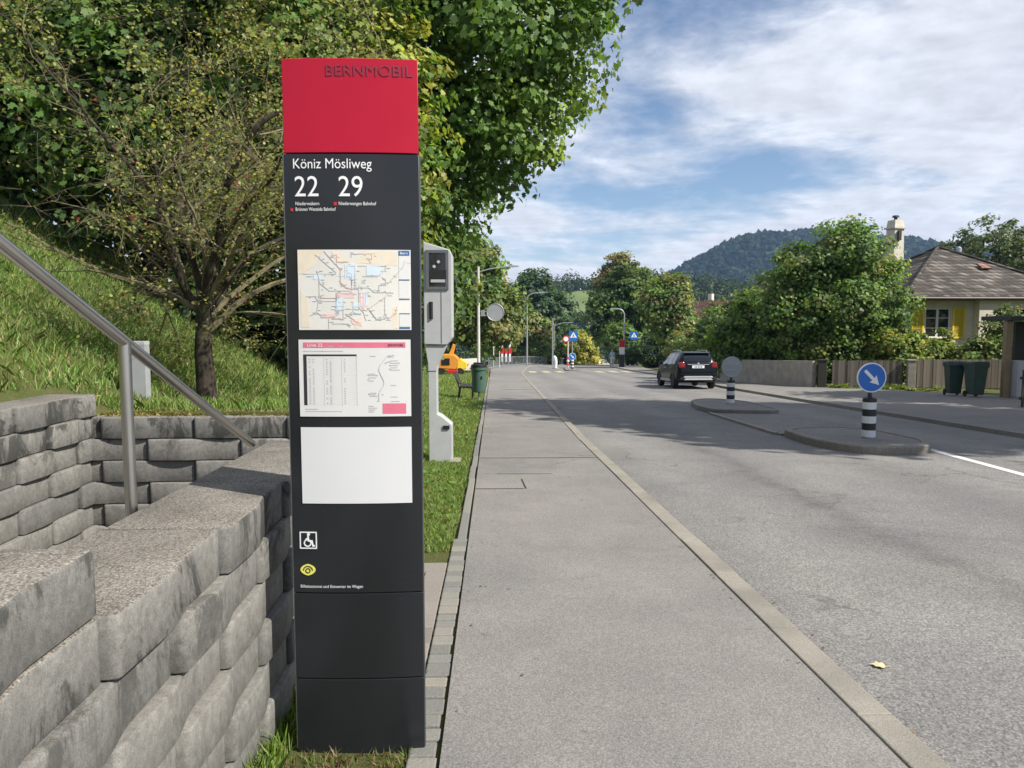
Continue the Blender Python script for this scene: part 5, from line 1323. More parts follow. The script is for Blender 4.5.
# big maple whose boughs hang over the footway
tree('maple_tree', 'large green maple with boughs reaching over the footway behind the information pillar', -3.6, 14.2,
     [(.2, -.2, 6.4, 3.0, 2.7, 2.6), (3.2, -.3, 6.3, 2.8, 2.4, 2.2), (-2.5, .2, 6.6, 2.8, 2.6, 2.6), (2.7, .1, 4.5, 2.3, 2.0, 1.5), (1.5, .1, 3.2, 2.0, 1.9, 1.2), (1.8, 0, 8.6, 4.1, 3.0, 2.6)], 2.8, .24, 1500, 74, .128, MAPLE, 21, LOBED, .45, .62, mat='bark_dark', nl=26)
tree('maple_tree', 'yellowing maple foliage directly behind the red head of the information pillar', -2.2, 11.2,
     [(.5, 0, 4.3, 1.15, 1.0, 1.8), (-.5, .3, 5.4, 1.5, 1.3, 1.6), (.3, .1, 2.9, .95, .9, 1.2), (-.3, 0, 6.7, 1.5, 1.2, 1.2)], 2.4, .12, 360, 60, .10, YELL + MAPLE[:2], 22, LOBED, .35, .42, mat='bark_dark', nl=14)
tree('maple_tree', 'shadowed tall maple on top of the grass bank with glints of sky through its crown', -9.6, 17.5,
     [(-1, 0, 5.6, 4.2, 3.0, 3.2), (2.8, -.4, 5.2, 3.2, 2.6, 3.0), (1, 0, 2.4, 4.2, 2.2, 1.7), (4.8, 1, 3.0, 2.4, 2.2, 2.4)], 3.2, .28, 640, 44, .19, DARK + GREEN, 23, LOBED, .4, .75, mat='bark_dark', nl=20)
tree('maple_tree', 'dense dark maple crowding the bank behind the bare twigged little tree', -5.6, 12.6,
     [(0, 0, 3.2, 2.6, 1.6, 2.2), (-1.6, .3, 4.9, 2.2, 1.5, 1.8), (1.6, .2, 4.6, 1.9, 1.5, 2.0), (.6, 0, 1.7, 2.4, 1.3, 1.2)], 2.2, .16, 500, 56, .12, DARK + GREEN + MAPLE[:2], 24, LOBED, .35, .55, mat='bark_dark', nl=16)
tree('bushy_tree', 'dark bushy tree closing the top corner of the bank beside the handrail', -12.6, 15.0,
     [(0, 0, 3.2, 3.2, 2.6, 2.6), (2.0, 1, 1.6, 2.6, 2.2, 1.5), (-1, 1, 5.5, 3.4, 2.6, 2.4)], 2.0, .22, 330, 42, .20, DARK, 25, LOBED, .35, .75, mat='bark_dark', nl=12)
tree('bushy_tree', 'green tree past the speed camera, its foliage behind the pale lamp pole', -3.8, 31,
     [(0, 0, 4.5, 2.6, 2.4, 3.2), (1.5, -.5, 4.6, 1.8, 1.8, 2.2), (-.6, 0, 7.2, 2.4, 2.2, 2.0)], 2.4, .2, 360, 46, .21, GREEN + OLIVE[:1], 26, BROAD, .4, .6, mat='bark_dark')
tree('bushy_tree', 'rounded olive tree reaching out from the verge beside the round traffic mirror', -3.0, 55,
     [(0, 0, 5.2, 3.2, 3, 4.0), (2.6, 0, 4.6, 2.6, 2.4, 3.4), (1.0, 0, 8.2, 2.8, 2.5, 2.4)], 2.5, .25, 330, 44, .30, OLIVE + GREEN, 27, BROAD, .4, .8)
tree('bushy_tree', 'olive and rust tinted tree behind the grey railing and curved lamp', 2.6, 104,
     [(0, 0, 5.4, 4.2, 3, 4.4), (3.2, 0, 4.0, 2.8, 2.6, 3.2), (-3, 0, 6.4, 3.4, 3, 5.0)], 2.5, .3, 320, 42, .42, OLIVE + GREEN, 28, BROAD, .4, 1.0)
tree('poplar_tree', 'tall bluish green tree standing beyond the curved lamp post', 6.6, 122,
     [(0, 0, 10, 4.6, 3.6, 5.6), (-3.0, 0, 8.0, 3.4, 3, 5), (3.4, 0, 7.8, 3.6, 3, 5.4), (.5, 0, 14.2, 2.8, 2.4, 2.6)], 3.5, .4, 380, 42, .48, [(.045, .085, .040), (.060, .100, .045), (.036, .070, .034)], 29, BROAD, .45, 1.1)
tree('light_shrub', 'light green shrub growing at the outer end of the railing', 6.6, 101, [(0, 0, 1.4, 1.7, 1.4, 1.7), (1.3, 0, 1.0, 1.2, 1.2, 1.3)], .5, .05, 90, 38, .28, BRIGHT, 30, BROAD, .3, .6, cat='shrub', nl=6)
tree('round_shrub', 'green roundish shrub beside the pale lamp pole near the orange machine', -5.0, 58, [(0, 0, 1.5, 1.5, 1.3, 1.6), (-1.4, 0, 1.1, 1.2, 1.2, 1.2)], .5, .05, 110, 40, .17, GREEN + BRIGHT[2:], 31, BROAD, .3, .5, cat='shrub', nl=6)
tree('round_shrub', 'dark green shrub filling the slope behind the hawthorn and the pillar', -3.2, 12.4, [(0, 0, 1.2, 1.8, 1.0, 1.4), (-1.8, .2, 1.0, 1.5, 1.0, 1.2), (1.5, .2, .9, 1.0, .9, 1.1)], .5, .06, 260, 44, .12, GREEN + DARK, 61, BROAD, .3, .42, cat='shrub', nl=8)
tree('thicket', 'deep green thicket along the foot of the trees on the bank', -7.5, 20.5, [(0, 0, 1.6, 4.0, 1.4, 2.6), (-5, 0, 2.0, 4.2, 1.6, 3.2), (4.0, .3, 1.5, 2.6, 1.4, 2.4)], .8, .08, 420, 44, .22, DARK, 63, BROAD, .3, .7, cat='thicket', nl=10)
tree('yellow_shrub', 'yellow leaved shrub glowing at the street bend past the far island', 13.9, 118, [(0, 0, 3.6, 2.6, 2, 2.4), (.8, 0, 2.0, 2.4, 2, 1.8)], .8, .1, 150, 40, .40, [(.26, .24, .035), (.20, .21, .035), (.15, .17, .035)], 32, BROAD, .35, .8, cat='shrub', nl=8)
tree('round_shrub', 'dark shrub below the yellow one at the street bend', 11.6, 121, [(0, 0, 1.5, 1.9, 1.5, 1.8), (3.0, 0, 1.2, 2.2, 1.5, 1.4)], .5, .08, 90, 36, .38, DARK, 33, BROAD, .35, .8, cat='shrub', nl=6)
tree('bushy_tree', 'green tree rising behind the yellow shrub at the bend', 16.5, 140, [(0, 0, 4.5, 3.0, 2.5, 4.4), (1.6, 0, 2.8, 2.4, 2, 2.6)], 2.5, .25, 170, 40, .46, OLIVE + GREEN, 34, BROAD, .4, .9)
# tall mixed group across the street
tree('mixed_tree', 'tall tree with a russet top towering behind the far bus stop pillar', 16.4, 92,
     [(0, 0, 8.0, 4.0, 3, 4.6), (-2.6, 0, 6.4, 2.8, 2.4, 4.0), (3.2, 0, 7.2, 3.6, 2.6, 4.6)], 3, .4, 360, 44, .36, DARK + GREEN, 35, BROAD, .4, .9)
tree('mixed_tree', 'russet leaved tree whose brownish crown tops the dark group', 16.6, 96,
     [(0, 0, 12.2, 2.3, 2, 2.6), (2.0, 0, 10.6, 2.2, 2, 2.2), (-1.6, 0, 10.6, 1.8, 1.6, 1.8)], 7, .3, 150, 42, .34, RUST + OLIVE[:1], 36, BROAD, .4, .8)
tree('mixed_tree', 'lighter olive tree hanging over the hedge near the black car', 17.2, 72,
     [(.2, 0, 5.8, 2.2, 2.2, 3.5), (-1.3, -.4, 6.4, 1.7, 1.6, 2.2), (1.0, 0, 3.6, 1.5, 1.8, 2.8)], 2.5, .3, 360, 44, .30, OLIVE + GREEN, 37, BROAD, .4, .8)
tree('conifer_tree', 'dark narrow evergreen beside the distant gabled house', 21.8, 92,
     [(0, 0, 8.2, 1.7, 1.6, 3.2), (0, 0, 5, 2.4, 2.2, 3.4)], 4, .3, 170, 44, .32, DARK, 38, DIAMOND, .4, .7)
tree('hedge', 'tall clipped dark hedge behind the thin sign pole across the street', 17.8, 80, [(0, 0, 1.7, 2.6, 1.3, 1.8), (3.4, -3, 1.7, 2.4, 1.6, 1.9), (-2.6, 2, 1.5, 1.8, 1.2, 1.6)], .6, .08, 230, 40, .24, DARK, 39, BROAD, .4, .6, cat='hedge', nl=8)
tree('hedge', 'rust speckled hedge rising over the road just beyond the black car', 16.2, 56, [(0, 0, 1.9, 2.0, 2.2, 1.9), (-1.0, 3, 1.6, 1.6, 2.2, 1.7), (2.6, -2, 1.8, 2.2, 2.2, 1.8)], .6, .08, 240, 42, .20, RUST + OLIVE + GREEN, 40, BROAD, .4, .55, cat='hedge', nl=8)
tree('round_shrub', 'round green bush clipped low near the far lamp post', 15.1, 86, [(0, 0, 3.0, 2.2, 1.8, 2.4)], 1.0, .1, 110, 38, .3, BRIGHT[2:] + GREEN, 41, BROAD, .4, .7, cat='shrub', nl=6)
# garden trees in front of the bungalow
tree('garden_tree', 'large leafy garden tree hiding half of the bungalow, above the board fence', 16.2, 34.2,
     [(-.2, 0, 3.8, 2.3, 1.7, 2.3), (1.75, .2, 4.0, 1.45, 1.3, 2.5), (-2.0, .2, 3.3, 1.5, 1.4, 1.9), (.2, 0, 6.0, 1.7, 1.4, 1.7), (-1.8, .3, 5.5, 1.3, 1.2, 1.5), (-2.6, .8, 4.4, 1.0, 1.0, 1.2), (.2, .2, 1.6, 3.2, 1.4, 1.3)], 1.6, .16, 620, 62, .16, GREEN + MAPLE + OLIVE[:2], 42, BROAD, .5, .62, nl=22, tone=.48)
tree('garden_shrub', 'sunlit pale green shrub spilling over the concrete wall behind the car', 13.9, 37.2,
     [(0, 0, 2.2, 1.8, 1.4, 1.8), (-1.3, 1.8, 2.0, 1.5, 1.6, 1.6), (.9, -1.2, 1.6, 1.5, 1.2, 1.3), (-.6, .8, 3.8, 1.1, 1.0, 1.1), (1.6, -2.6, 1.4, 1.2, 1.1, 1.1)], .7, .06, 480, 46, .16, BRIGHT + GREEN + MAPLE, 43, BROAD, .35, .42, cat='shrub', nl=10)
tree('garden_tree', 'taller slim tree between the pale shrub and the large garden tree', 15.5, 42,
     [(0, 0, 3.0, 1.9, 1.6, 1.9), (-.8, 0, 4.1, .9, .9, 1.1), (-2.3, 1.0, 2.5, 1.4, 1.3, 1.6)], 1.8, .12, 260, 42, .19, GREEN + DARK, 44, BROAD, .4, .5)
tree('garden_shrub', 'yellow green flowering shrub under the yellow shuttered window', 19.4, 33.0,
     [(0, 0, 1.15, 1.9, 1.1, 1.15), (1.7, .2, .95, 1.3, 1.0, 1.0), (-1.4, -.2, 1.5, 1.2, 1.0, 1.3), (2.8, -.6, .7, 1.0, .9, .9), (.9, 0, 2.0, .35, .4, .6), (-.3, 0, 2.1, .4, .4, .55)], .4, .04, 420, 46, .14, BRIGHT + YELL[:2] + GREEN[3:], 45, BROAD, .3, .38, cat='shrub', nl=8)
tree('garden_shrub', 'loose climbing shrub beside the shed post, in front of the cream bay wall', 21.9, 31.6,
     [(0, 0, 1.6, 1.0, .9, 1.5), (-.9, 0, 1.2, 1.0, .9, 1.0), (.7, .3, 2.6, .9, .8, 1.1)], .5, .04, 220, 42, .13, GREEN + OLIVE[:2], 46, BROAD, .3, .38, cat='shrub', nl=8)
tree('pale_tree', 'feathery grey green tree rising behind the tiled roof of the bungalow', 41.5, 60,
     [(0, 0, 9.4, 3.6, 3, 3.6), (-3.0, 0, 8.2, 2.6, 2.4, 2.6), (3, 0, 9.0, 3, 3, 3.2)], 4, .35, 300, 44, .30, [(.07, .10, .045), (.09, .115, .055), (.06, .085, .04)], 47, DIAMOND, .45, .7)
tree('garden_tree', 'darker tree growing behind the pale shrub and the concrete wall', 18.0, 50,
     [(0, 0, 3.4, 2.4, 2, 2.8), (-2.0, 1, 2.8, 2.0, 1.8, 2.3)], 1.6, .14, 230, 42, .22, DARK + GREEN, 48, BROAD, .4, .55)
# shade trees standing on the far side of the driveway, beyond the edge of the picture
tree('plane_tree', 'tall plane tree by the driveway that throws its dappled shade over the traffic island', 20.6, 9.3,
     [(-.6, .4, 12.2, 6.2, 5.4, 3.2), (-3.0, 3.6, 12.6, 4.0, 3.4, 2.4), (4.5, -1, 11.5, 4.5, 4.5, 3), (-4.6, 4.4, 13.2, 3.4, 3.2, 2.2), (1, 0, 15, 5.0, 5.0, 2.4)], 8.5, .38, 900, 52, .42, GREEN, 49, BROAD, .35, 1.0)
tree('plane_tree', 'round crowned tree by the bin shed that keeps the bins in shade', 24.0, 19.2, [(0, 0, 8.0, 4.6, 4.4, 3.4), (-1.5, 1.5, 6.0, 3.0, 3.0, 2.4)], 4, .3, 460, 44, .36, GREEN, 62, BROAD, .35, .95)
tree('plane_tree', 'spreading tree beside the bungalow that shades its front garden', 28.8, 29.2,
     [(0, 0, 5.0, 3.8, 3.8, 2.6)], 2.4, .3, 130, 26, .32, GREEN, 50, BROAD, .35, .95)

# ------------------------------------------------------------------ the little bare-twigged tree on the bank
def thorn_tree():
    x, y = -2.9, 7.55; z = float(zt(x, y))
    a = thing('hawthorn_tree', 'small spreading hawthorn with lichened twigs and sparse yellowish leaves, on the bank', 'tree', (x, y, z))
    rd = random.Random(12); tw = MB(); tk = MB(); tips = []
    tk.tube([(0, 0, -.3), (.0, 0, .1), (-.03, .02, .55), (.0, 0, 1.05)], [.14, .10, .085, .075], 12)
    def grow(p, d, L_, r, lvl, leafy=.3):
        n = max(3, int(L_ / .13)); pts = [p]; q = Vector(p); dd = Vector(d).normalized()
        for k in range(n):
            dd = (dd + Vector((rd.gauss(0, .13), rd.gauss(0, .13), rd.gauss(0, .10) - .018 * (lvl > 1)))).normalized()
            if (q + dd * (L_ / n)).x > 1.95: dd.x = -abs(dd.x) * .3
            q = q + dd * (L_ / n); pts.append(q.copy())
        rad_ = [r * (.82 if lvl else 1) * (1 - .78 * k / n) for k in range(n + 1)]
        (tk if lvl == 0 else tw).tube(pts, rad_, 8 if lvl == 0 else (5 if lvl == 1 else 3), False)
        if lvl < 4:
            cnt = {0: 7, 1: 6, 2: 5, 3: 2}[lvl]
            for c_ in range(cnt):
                k = rd.randint(int(n * (.18 if lvl else .3)), n); base = pts[k]
                side = Vector((rd.gauss(0, 1), rd.gauss(0, 1), rd.gauss(.12, .5))).normalized()
                nd = (dd * .62 + side * .85).normalized()
                grow(base, nd, L_ * rd.uniform(.38, .66), max(.0019, rad_[k] * .55), lvl + 1, rd.choice((.02, .1, .3, .75)) if lvl < 2 else leafy)
        if lvl >= 2:
            kp = (leafy if lvl > 2 else rd.choice((0, .05, .12, .5))) * .95
            for pp in pts[1:]:
                if rd.random() < kp: tips.append((pp, lvl))
    for k in range(11):
        an = k * 2.4 + rd.uniform(-.3, .3); el = rd.uniform(.45, .85) if k < 6 else rd.uniform(.7, 1.35)
        d = Vector((math.cos(an) * math.cos(el), math.sin(an) * math.cos(el) * .75, math.sin(el)))
        grow((rd.uniform(-.04, .04), rd.uniform(-.04, .04), rd.uniform(.75, 1.05)), d, rd.uniform(1.7, 2.35) if k != 6 else 3.0, .042, 0 if k > 5 else 1)
    # the long sunlit leader and the two strong stems beside the pillar
    for (e, L_, r) in (((.28, -.1, 1.0), 3.2, .05), ((-.14, .0, 1.0), 2.9, .032), ((.42, .1, 1.0), 2.8, .035)):
        grow((0, 0, .95), e, L_, r, 0)
    tk.build('trunk', M['bark_dark'], a, smooth_angle=60); tw.build('twigs', M['twig'], a, recalc=False)
    rng = np.random.default_rng(5)
    T = np.array([p[0][:] for p in tips]); T = T[(T[:, 0] < 2.0)]
    idx = np.repeat(np.arange(len(T)), 3); P = T[idx] + rng.normal(size=(len(idx), 3)) * .035
    cols = np.array([(.18, .20, .055), (.22, .22, .065), (.12, .155, .045), (.24, .21, .08), (.09, .13, .04)])
    col = cols[rng.integers(0, len(cols), len(P))] * rng.uniform(.7, 1.3, (len(P), 1))
    red = rng.random(len(P)) < .012; col[red] = (.25, .02, .03)
    q = leaf_quads(P, rng.normal(size=(len(P), 3)) + np.array([0, 0, .8]), .031, BROAD, rng, .1)
    fast_mesh('leaves', q, 6, M['leaf'], a, np.clip(col, 0, 1))
    print('thorn', len(tips), len(P))
thorn_tree()

# ------------------------------------------------------------------ grass
def blades(name, P, hgt, wid, cols, rng, lean=.5):
    n = len(P); az = rng.uniform(0, 2 * PI, n)
    u = np.stack([np.cos(az), np.sin(az), np.zeros(n)], -1)
    la = rng.uniform(0, 2 * PI, n); ld = np.stack([np.cos(la), np.sin(la), np.zeros(n)], -1) * (lean * rng.uniform(.1, 1.0, n))[:, None]
    h_ = hgt * rng.uniform(.45, 1.25, n); w_ = wid * rng.uniform(.6, 1.3, n)
    b0 = P - u * w_[:, None]; b1 = P + u * w_[:, None]
    mid = P + ld * (h_ * .45)[:, None] + np.array([0, 0, 1]) * (h_ * .6)[:, None]
    tip = P + ld * (h_ * 1.1)[:, None] + np.array([0, 0, 1]) * (h_ * .95)[:, None]
    q = np.stack([b0, b1, mid + u * w_[:, None] * .7, tip, mid - u * w_[:, None] * .7], 1)
    c = np.asarray(cols)[rng.integers(0, len(cols), n)] * rng.uniform(.65, 1.35, (n, 1))
    return q, c
rng = np.random.default_rng(3)
GC = [(.105, .185, .036), (.13, .215, .045), (.09, .165, .034), (.15, .205, .055), (.21, .20, .085)]
Q = []; CC = []
def scatter(n, x0, x1, y0, y1, keep, hgt, wid, cols, lean=.5, patch=0.0):
    x = rng.uniform(x0, x1, n); y = rng.uniform(y0, y1, n); k = keep(x, y); x, y = x[k], y[k]
    if patch:
        f = .5 + .5 * np.sin(x * 2.3 + 1.3 * np.sin(y * 1.7)) * np.sin(y * 1.9 + np.sin(x * 2.9)); k = rng.random(len(x)) < (1 - patch) + patch * f; x, y = x[k], y[k]
    P = np.stack([x, y, zt(x, y) - .004], -1)
    q, c = blades('grass', P, hgt, wid, cols, rng, lean); Q.append(q); CC.append(c)
scatter(88000, -12, -.9, 5.75, 12, lambda x, y: (y > 5.92) & (-x < 1.0 * y + .8) & (x < -.95), .115, .0055, GC, 1.0, .35)
scatter(62000, -12, -3.3, -1.5, 6, lambda x, y: (x < -3.38) & (y < 5.95), .12, .0055, GC, 1.0, .35)
scatter(34000, -17, -1, 12, 24, lambda x, y: (-x < .8 * y + 1.5), .14, .010, GC, 1.0, .3)
scatter(46000, -1.6, -.33, 5.75, 14, lambda x, y: (x < -.32 - .03 * np.sin(y * 7)), .065, .0042, GC, 1.1, .4)
scatter(26000, -2.6, -.33, 14, 30, lambda x, y: (x < -.33), .08, .008, GC, 1.0, .35)
scatter(14000, -6, -.4, 30, 60, lambda x, y: x < -.45 - .0 * y, .16, .02, GC, .8)
# tufts and weeds round the pillar's foot and in the sett joint
scatter(3500, -.88, -.3, -1.5, 2.0, lambda x, y: (x < -.34), .05, .003, GC, 1.0)
scatter(6500, -.88, -.3, 1.9, 3.5, lambda x, y: ((y < 2.80) | (x < -.80)) & (x < -.33) & (np.abs(np.sin(x * 13 + y * 7)) > .25), .05, .003, [(.10, .15, .03), (.13, .15, .05), (.19, .13, .07), (.16, .10, .06)], 1.0)
scatter(420, -.89, -.80, 2.4, 3.3, lambda x, y: x < -.79, .13, .004, [(.12, .19, .03), (.10, .15, .03)], .7)
scatter(700, -.36, -.33, 2.2, 3.5, lambda x, y: (np.sin(y * 9) > -.2), .05, .003, GC[:4], 1.0)
scatter(500, -.225, -.20, 2.0, 9, lambda x, y: (np.sin(y * 5.3) + np.sin(y * 13) > .3), .03, .003, GC, 1.2)
tag(fast_mesh('grass', np.concatenate(Q), 5, M['grass'], None, np.clip(np.concatenate(CC), 0, 1)), kind='stuff')
# clover, dandelion rosettes and dropped leaves in the turf
def turf_weeds():
    n = 5200
    x = np.concatenate([rng.uniform(-1.5, -.36, 2200), rng.uniform(-8, -1.0, 3000)]); y = np.concatenate([rng.uniform(5.8, 20, 2200), rng.uniform(5.95, 14, 3000)])
    f = np.sin(x * 3.7 + y * 1.1) + np.sin(y * 2.9 - x * 1.3); k = f > .1; x, y = x[k], y[k]; n = len(x)
    P = np.stack([x, y, zt(x, y) + rng.uniform(.01, .07, n)], -1)
    q = leaf_quads(P, rng.normal(size=(n, 3)) * .5 + np.array([0, 0, 1.2]), .055, BROAD, rng)
    c = np.array([(.09, .17, .035), (.12, .20, .04), (.07, .14, .03), (.30, .26, .07), (.24, .15, .06)])[rng.choice(5, n, p=[.35, .3, .22, .08, .05])] * rng.uniform(.7, 1.3, (n, 1))
    tag(fast_mesh('weeds', q, 6, M['leaf'], None, c), kind='stuff')
turf_weeds()
# low broad weeds at the board fence foot
def weeds():
    n = 1500; t_ = rng.random(n); x = 14.2 + 3.6 * t_ + rng.normal(0, .12, n); y = 30.6 - 1.35 * t_ - np.abs(rng.normal(0, .22, n))
    P = np.stack([x, y, zg(y) + .09 + np.abs(rng.normal(0, .07, n)) * (np.sin(x * 3.2) > .1)], -1)
    q = leaf_quads(P, rng.normal(size=(n, 3)) + np.array([0, 0, 1.2]), .10, BROAD, rng)
    tag(fast_mesh('weeds', q, 6, M['leaf'], None, np.array(BRIGHT)[rng.integers(0, 3, n)] * rng.uniform(.6, 1.2, (n, 1))), kind='stuff')
weeds()
def litter():
    n = 330
    y = rng.uniform(2.2, 30, n); side = rng.integers(0, 3, n)
    x = np.where(side == 0, kl(y) + .17 + np.abs(rng.normal(0, .07, n)), np.where(side == 1, kl(y) - .03 - np.abs(rng.normal(0, .03, n)), -.17 + np.abs(rng.normal(0, .12, n))))
    z = zg(y) + np.where(side == 0, .006, .05)
    q = leaf_quads(np.stack([x, y, z], -1), rng.normal(size=(n, 3)) * .25 + np.array([0, 0, 1]), .018, BROAD, rng, 0)
    q[:, :, 2] = np.maximum(q[:, :, 2], z[:, None] + .001)
    c = np.array([(.16, .11, .05), (.24, .18, .08), (.09, .065, .04), (.10, .12, .04)])[rng.integers(0, 4, n)]
    tag(fast_mesh('leaf_litter', q, 6, M['leaf'], None, c), kind='stuff')
litter()
# dry leaf on the road
def dry_leaf(label, x, y, s, rot):
    o = thing('fallen_leaf', label, 'leaf', (x, y, float(zg(y)) + .006), rot)
    m = MB(); P = [(p[0] * s, (p[1] - .5) * s, .012 * (abs(p[0]) + .3 * p[1]) * s / .07) for p in LOBED]
    m.add(P + [(0, 0, .004)], [(k, (k + 1) % 12, 12) for k in range(12)])
    m.build('blade', M['dryleaf'], o, recalc=False)
    m = MB(); m.tube([(0, -.5 * s, .003), (.01, -.8 * s, .006)], .0018, 5); m.build('stalk', M['dryleaf'], o)
dry_leaf('single pale yellow fallen leaf lying on the road asphalt near the kerb', 1.95, 3.58, .075, 1.1)

# ------------------------------------------------------------------ hills and their woods
def hill(name, x0, x1, y0, y1, fz, mat, nx_=60, ny_=24):
    m = MB()
    X_ = np.linspace(x0, x1, nx_); Y_ = np.linspace(y0, y1, ny_)
    for yy in Y_:
        for xx in X_: m.v.append((xx, yy, float(fz(xx, yy))))
    m.f = [(j * nx_ + i, j * nx_ + i + 1, (j + 1) * nx_ + i + 1, (j + 1) * nx_ + i) for j in range(ny_ - 1) for i in range(nx_ - 1)]; m.m = [0] * len(m.f)
    return tag(m.build(name, mat, smooth_angle=80, recalc=False), kind='structure')
HX = np.array([-700, -300, 40, 170, 275, 300, 335, 370, 400, 440, 500, 560, 620, 700, 780, 870, 1000, 1200])
HZ = np.array([10, 18, 30, 40, 78, 95, 118, 134, 146, 156, 158, 155, 150, 142, 132, 120, 105, 80])
def big_hill(x, y):
    r = float(np.interp(x, HX, HZ)); t_ = float(smooth(820, 1215, y)); b_ = float(smooth(1590, 1215, y))
    return -30 + (r - 12 + 30) * min(t_, b_) + 2.0 * math.sin(x * .05) * t_
hill('hill', -700, 1200, 800, 1590, big_hill, M['forestfloor'])
def mid_hill(x, y):
    r = float(np.interp(x, [-250, -60, 20, 60, 110, 170, 240, 330, 480], [4, 10, 20, 24, 26, 22, 14, 2, -20])); t_ = float(smooth(300, 500, y)); b_ = float(smooth(690, 510, y))
    return -30 + (r + 30) * min(t_, b_)
hill('hill', -250, 480, 290, 700, mid_hill, M['meadow'])
ico = bmesh.new(); bmesh.ops.create_icosphere(ico, subdivisions=2, radius=1); ICV2 = np.array([v.co[:] for v in ico.verts]); ICF2 = np.array([[v.index for v in f.verts] for f in ico.faces]); ico.free()
ico = bmesh.new(); bmesh.ops.create_icosphere(ico, subdivisions=1, radius=1); ICV1 = np.array([v.co[:] for v in ico.verts]); ICF1 = np.array([[v.index for v in f.verts] for f in ico.faces]); ico.free()
def wood(name, pts, size, seed, cols, conifer=.3, fine=True, nq=70, lf=.26):
    rg = np.random.default_rng(seed); n = len(pts)
    s = size * rg.uniform(.6, 1.35, n); con = rg.random(n) < conifer
    tint = np.array(cols)[rg.integers(0, len(cols), n)] * rg.uniform(.7, 1.3, (n, 1))
    if not fine:
        nv = len(ICV1); V = np.empty((n, len(ICF1), 3, 3))
        for i in range(n):
            v = ICV1 * (1 + .34 * rg.normal(size=(nv, 1)).clip(-1.6, 1.6))
            if con[i]: v = v * np.array([.55, .55, 1.25]); v[:, :2] *= (1.1 - .5 * (v[:, 2:3] + 1))
            V[i] = (v * s[i] * np.array([1, 1, 1.05]) + pts[i] + np.array([0, 0, s[i] * .6]))[ICF1]
        c = np.repeat(tint, len(ICF1), 0); c = c * rg.uniform(.8, 1.2, (len(c), 1))
        return tag(fast_mesh(name, V.reshape(-1, 3, 3), 3, M['far_leaf'], None, np.clip(c, 0, 1)), kind='stuff')
    idx = np.repeat(np.arange(n), nq); d = rg.normal(size=(n * nq, 3)); d /= np.linalg.norm(d, axis=1, keepdims=True)
    lump = 1 + .22 * np.sin(d[:, :1] * 4 + idx[:, None]) + .18 * np.sin(d[:, 1:2] * 5 + 2.3 * idx[:, None])
    P = pts[idx] + (d * rg.uniform(.55, 1, (n * nq, 1)) * lump * np.array([1, 1, 1.1]) + np.array([0, 0, .75])) * s[idx][:, None]
    q = leaf_quads(P, d + rg.normal(size=d.shape) * .45 + np.array([0, 0, .3]), size * lf, BROAD, rg)
    c = tint[idx] * rg.uniform(.7, 1.3, (n * nq, 1))
    return tag(fast_mesh(name, q, 6, M['far_leaf'], None, np.clip(c, 0, 1)), kind='stuff')
rg = np.random.default_rng(77)
pts = []
for _ in range(15000):
    x = rg.uniform(-250, 1120); y = rg.uniform(900, 1300)
    if abs(x / y) > .85: continue
    pts.append((x, y, big_hill(x, y) - 1))
wood('forest', np.array(pts), 4.8, 1, [(.020, .040, .022), (.027, .048, .025), (.016, .033, .020), (.034, .052, .027)], .25, False)
pts = []
for _ in range(2600):
    x = rg.uniform(-120, 330); y = rg.uniform(330, 560)
    ang = x / y
    field = .085 < ang < .165 and 418 < y < 480
    if field and rg.random() > .06: continue
    if y > 520 and rg.random() < .3: continue
    pts.append((x, y, mid_hill(x, y) - .5))
wood('forest', np.array(pts), 5.2, 2, [(.045, .08, .028), (.06, .095, .032), (.035, .062, .026), (.08, .10, .04)], .06, True, 80, .30)
pts = []
for _ in range(620):
    x = rg.uniform(-90, 190); y = rg.uniform(165, 330)
    if abs(x - np.interp(y, [165, 200, 330], [27, 38, 70])) < 5 or (.085 < x / y < .15 and y < 225): continue
    pts.append((x, y, float(zg(y)) - .5))
wood('woodland', np.array(pts), 4.6, 3, [(.045, .085, .026), (.06, .10, .03), (.036, .065, .024), (.085, .105, .036)], .15, True, 190, .17)

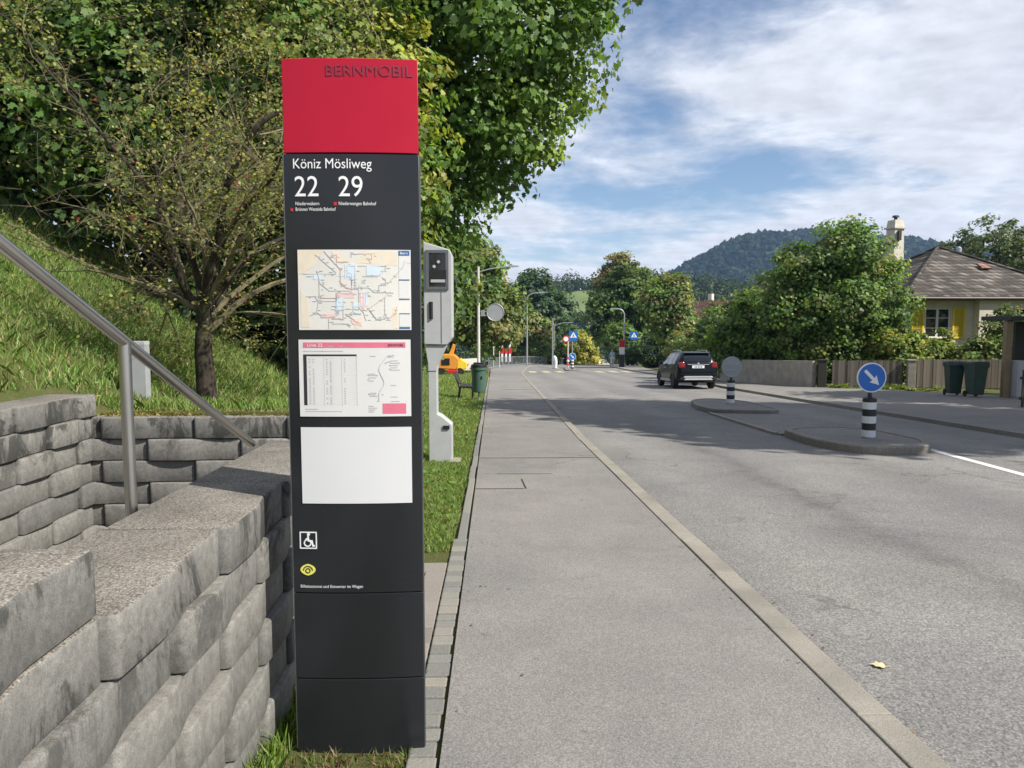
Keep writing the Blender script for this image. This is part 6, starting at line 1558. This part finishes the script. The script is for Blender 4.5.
# ------------------------------------------------------------------ haze
hm = bpy.data.materials.new('air'); hm.use_nodes = True; hn = hm.node_tree; hn.nodes.clear()
ho = hn.nodes.new('ShaderNodeOutputMaterial'); hv = hn.nodes.new('ShaderNodeVolumePrincipled')
hv.inputs['Color'].default_value = (.40, .60, .98, 1); hv.inputs['Density'].default_value = .00017; hv.inputs['Anisotropy'].default_value = .2
hn.links.new(hv.outputs[0], ho.inputs['Volume'])
m = MB(); m.box((0, 700, 72), (3040, 1800, 216)); tag(m.build('haze', hm), kind='stuff')

# things that repeat say so
GROUPS = {'retaining_wall': 'block walls around the stairs', 'information_pillar': 'bus stop information pillars', 'keep_bollard': 'striped bollards on the traffic island', 'crossing_sign': 'pedestrian crossing signs',
 'street_lamp': 'street lamps along the road', 'parked_car': 'cars on the street', 'wooden_fence': 'board fences across the street', 'gatepost': 'gateposts between the fences', 'wheeled_bin': 'wheeled bins by the shed',
 'gabled_house': 'distant gabled houses', 'maple_tree': 'maples on the bank', 'bushy_tree': 'bushy trees along the verge', 'mixed_tree': 'mixed trees across the street', 'garden_tree': 'garden trees by the bungalow',
 'garden_shrub': 'garden shrubs by the bungalow', 'hedge': 'hedges across the street', 'round_shrub': 'roundish roadside shrubs', 'plane_tree': 'shade trees beyond the driveway'}
for o in COL.objects:
    k = o.name.split('.')[0]
    if o.parent is None and 'category' in o and k in GROUPS: o['group'] = GROUPS[k]

# ------------------------------------------------------------------ render settings
scene.render.engine = 'CYCLES'
scene.cycles.use_denoising = True
scene.cycles.max_bounces = 7; scene.cycles.diffuse_bounces = 3; scene.cycles.glossy_bounces = 3; scene.cycles.transmission_bounces = 4; scene.cycles.transparent_max_bounces = 8; scene.cycles.volume_bounces = 0
scene.cycles.caustics_reflective = False; scene.cycles.caustics_refractive = False
scene.cycles.sample_clamp_indirect = 6
vs_ = scene.view_settings; vs_.view_transform = 'Standard'; vs_.look = 'None'; vs_.exposure = 0.6; vs_.gamma = 1.0; vs_.use_curve_mapping = False
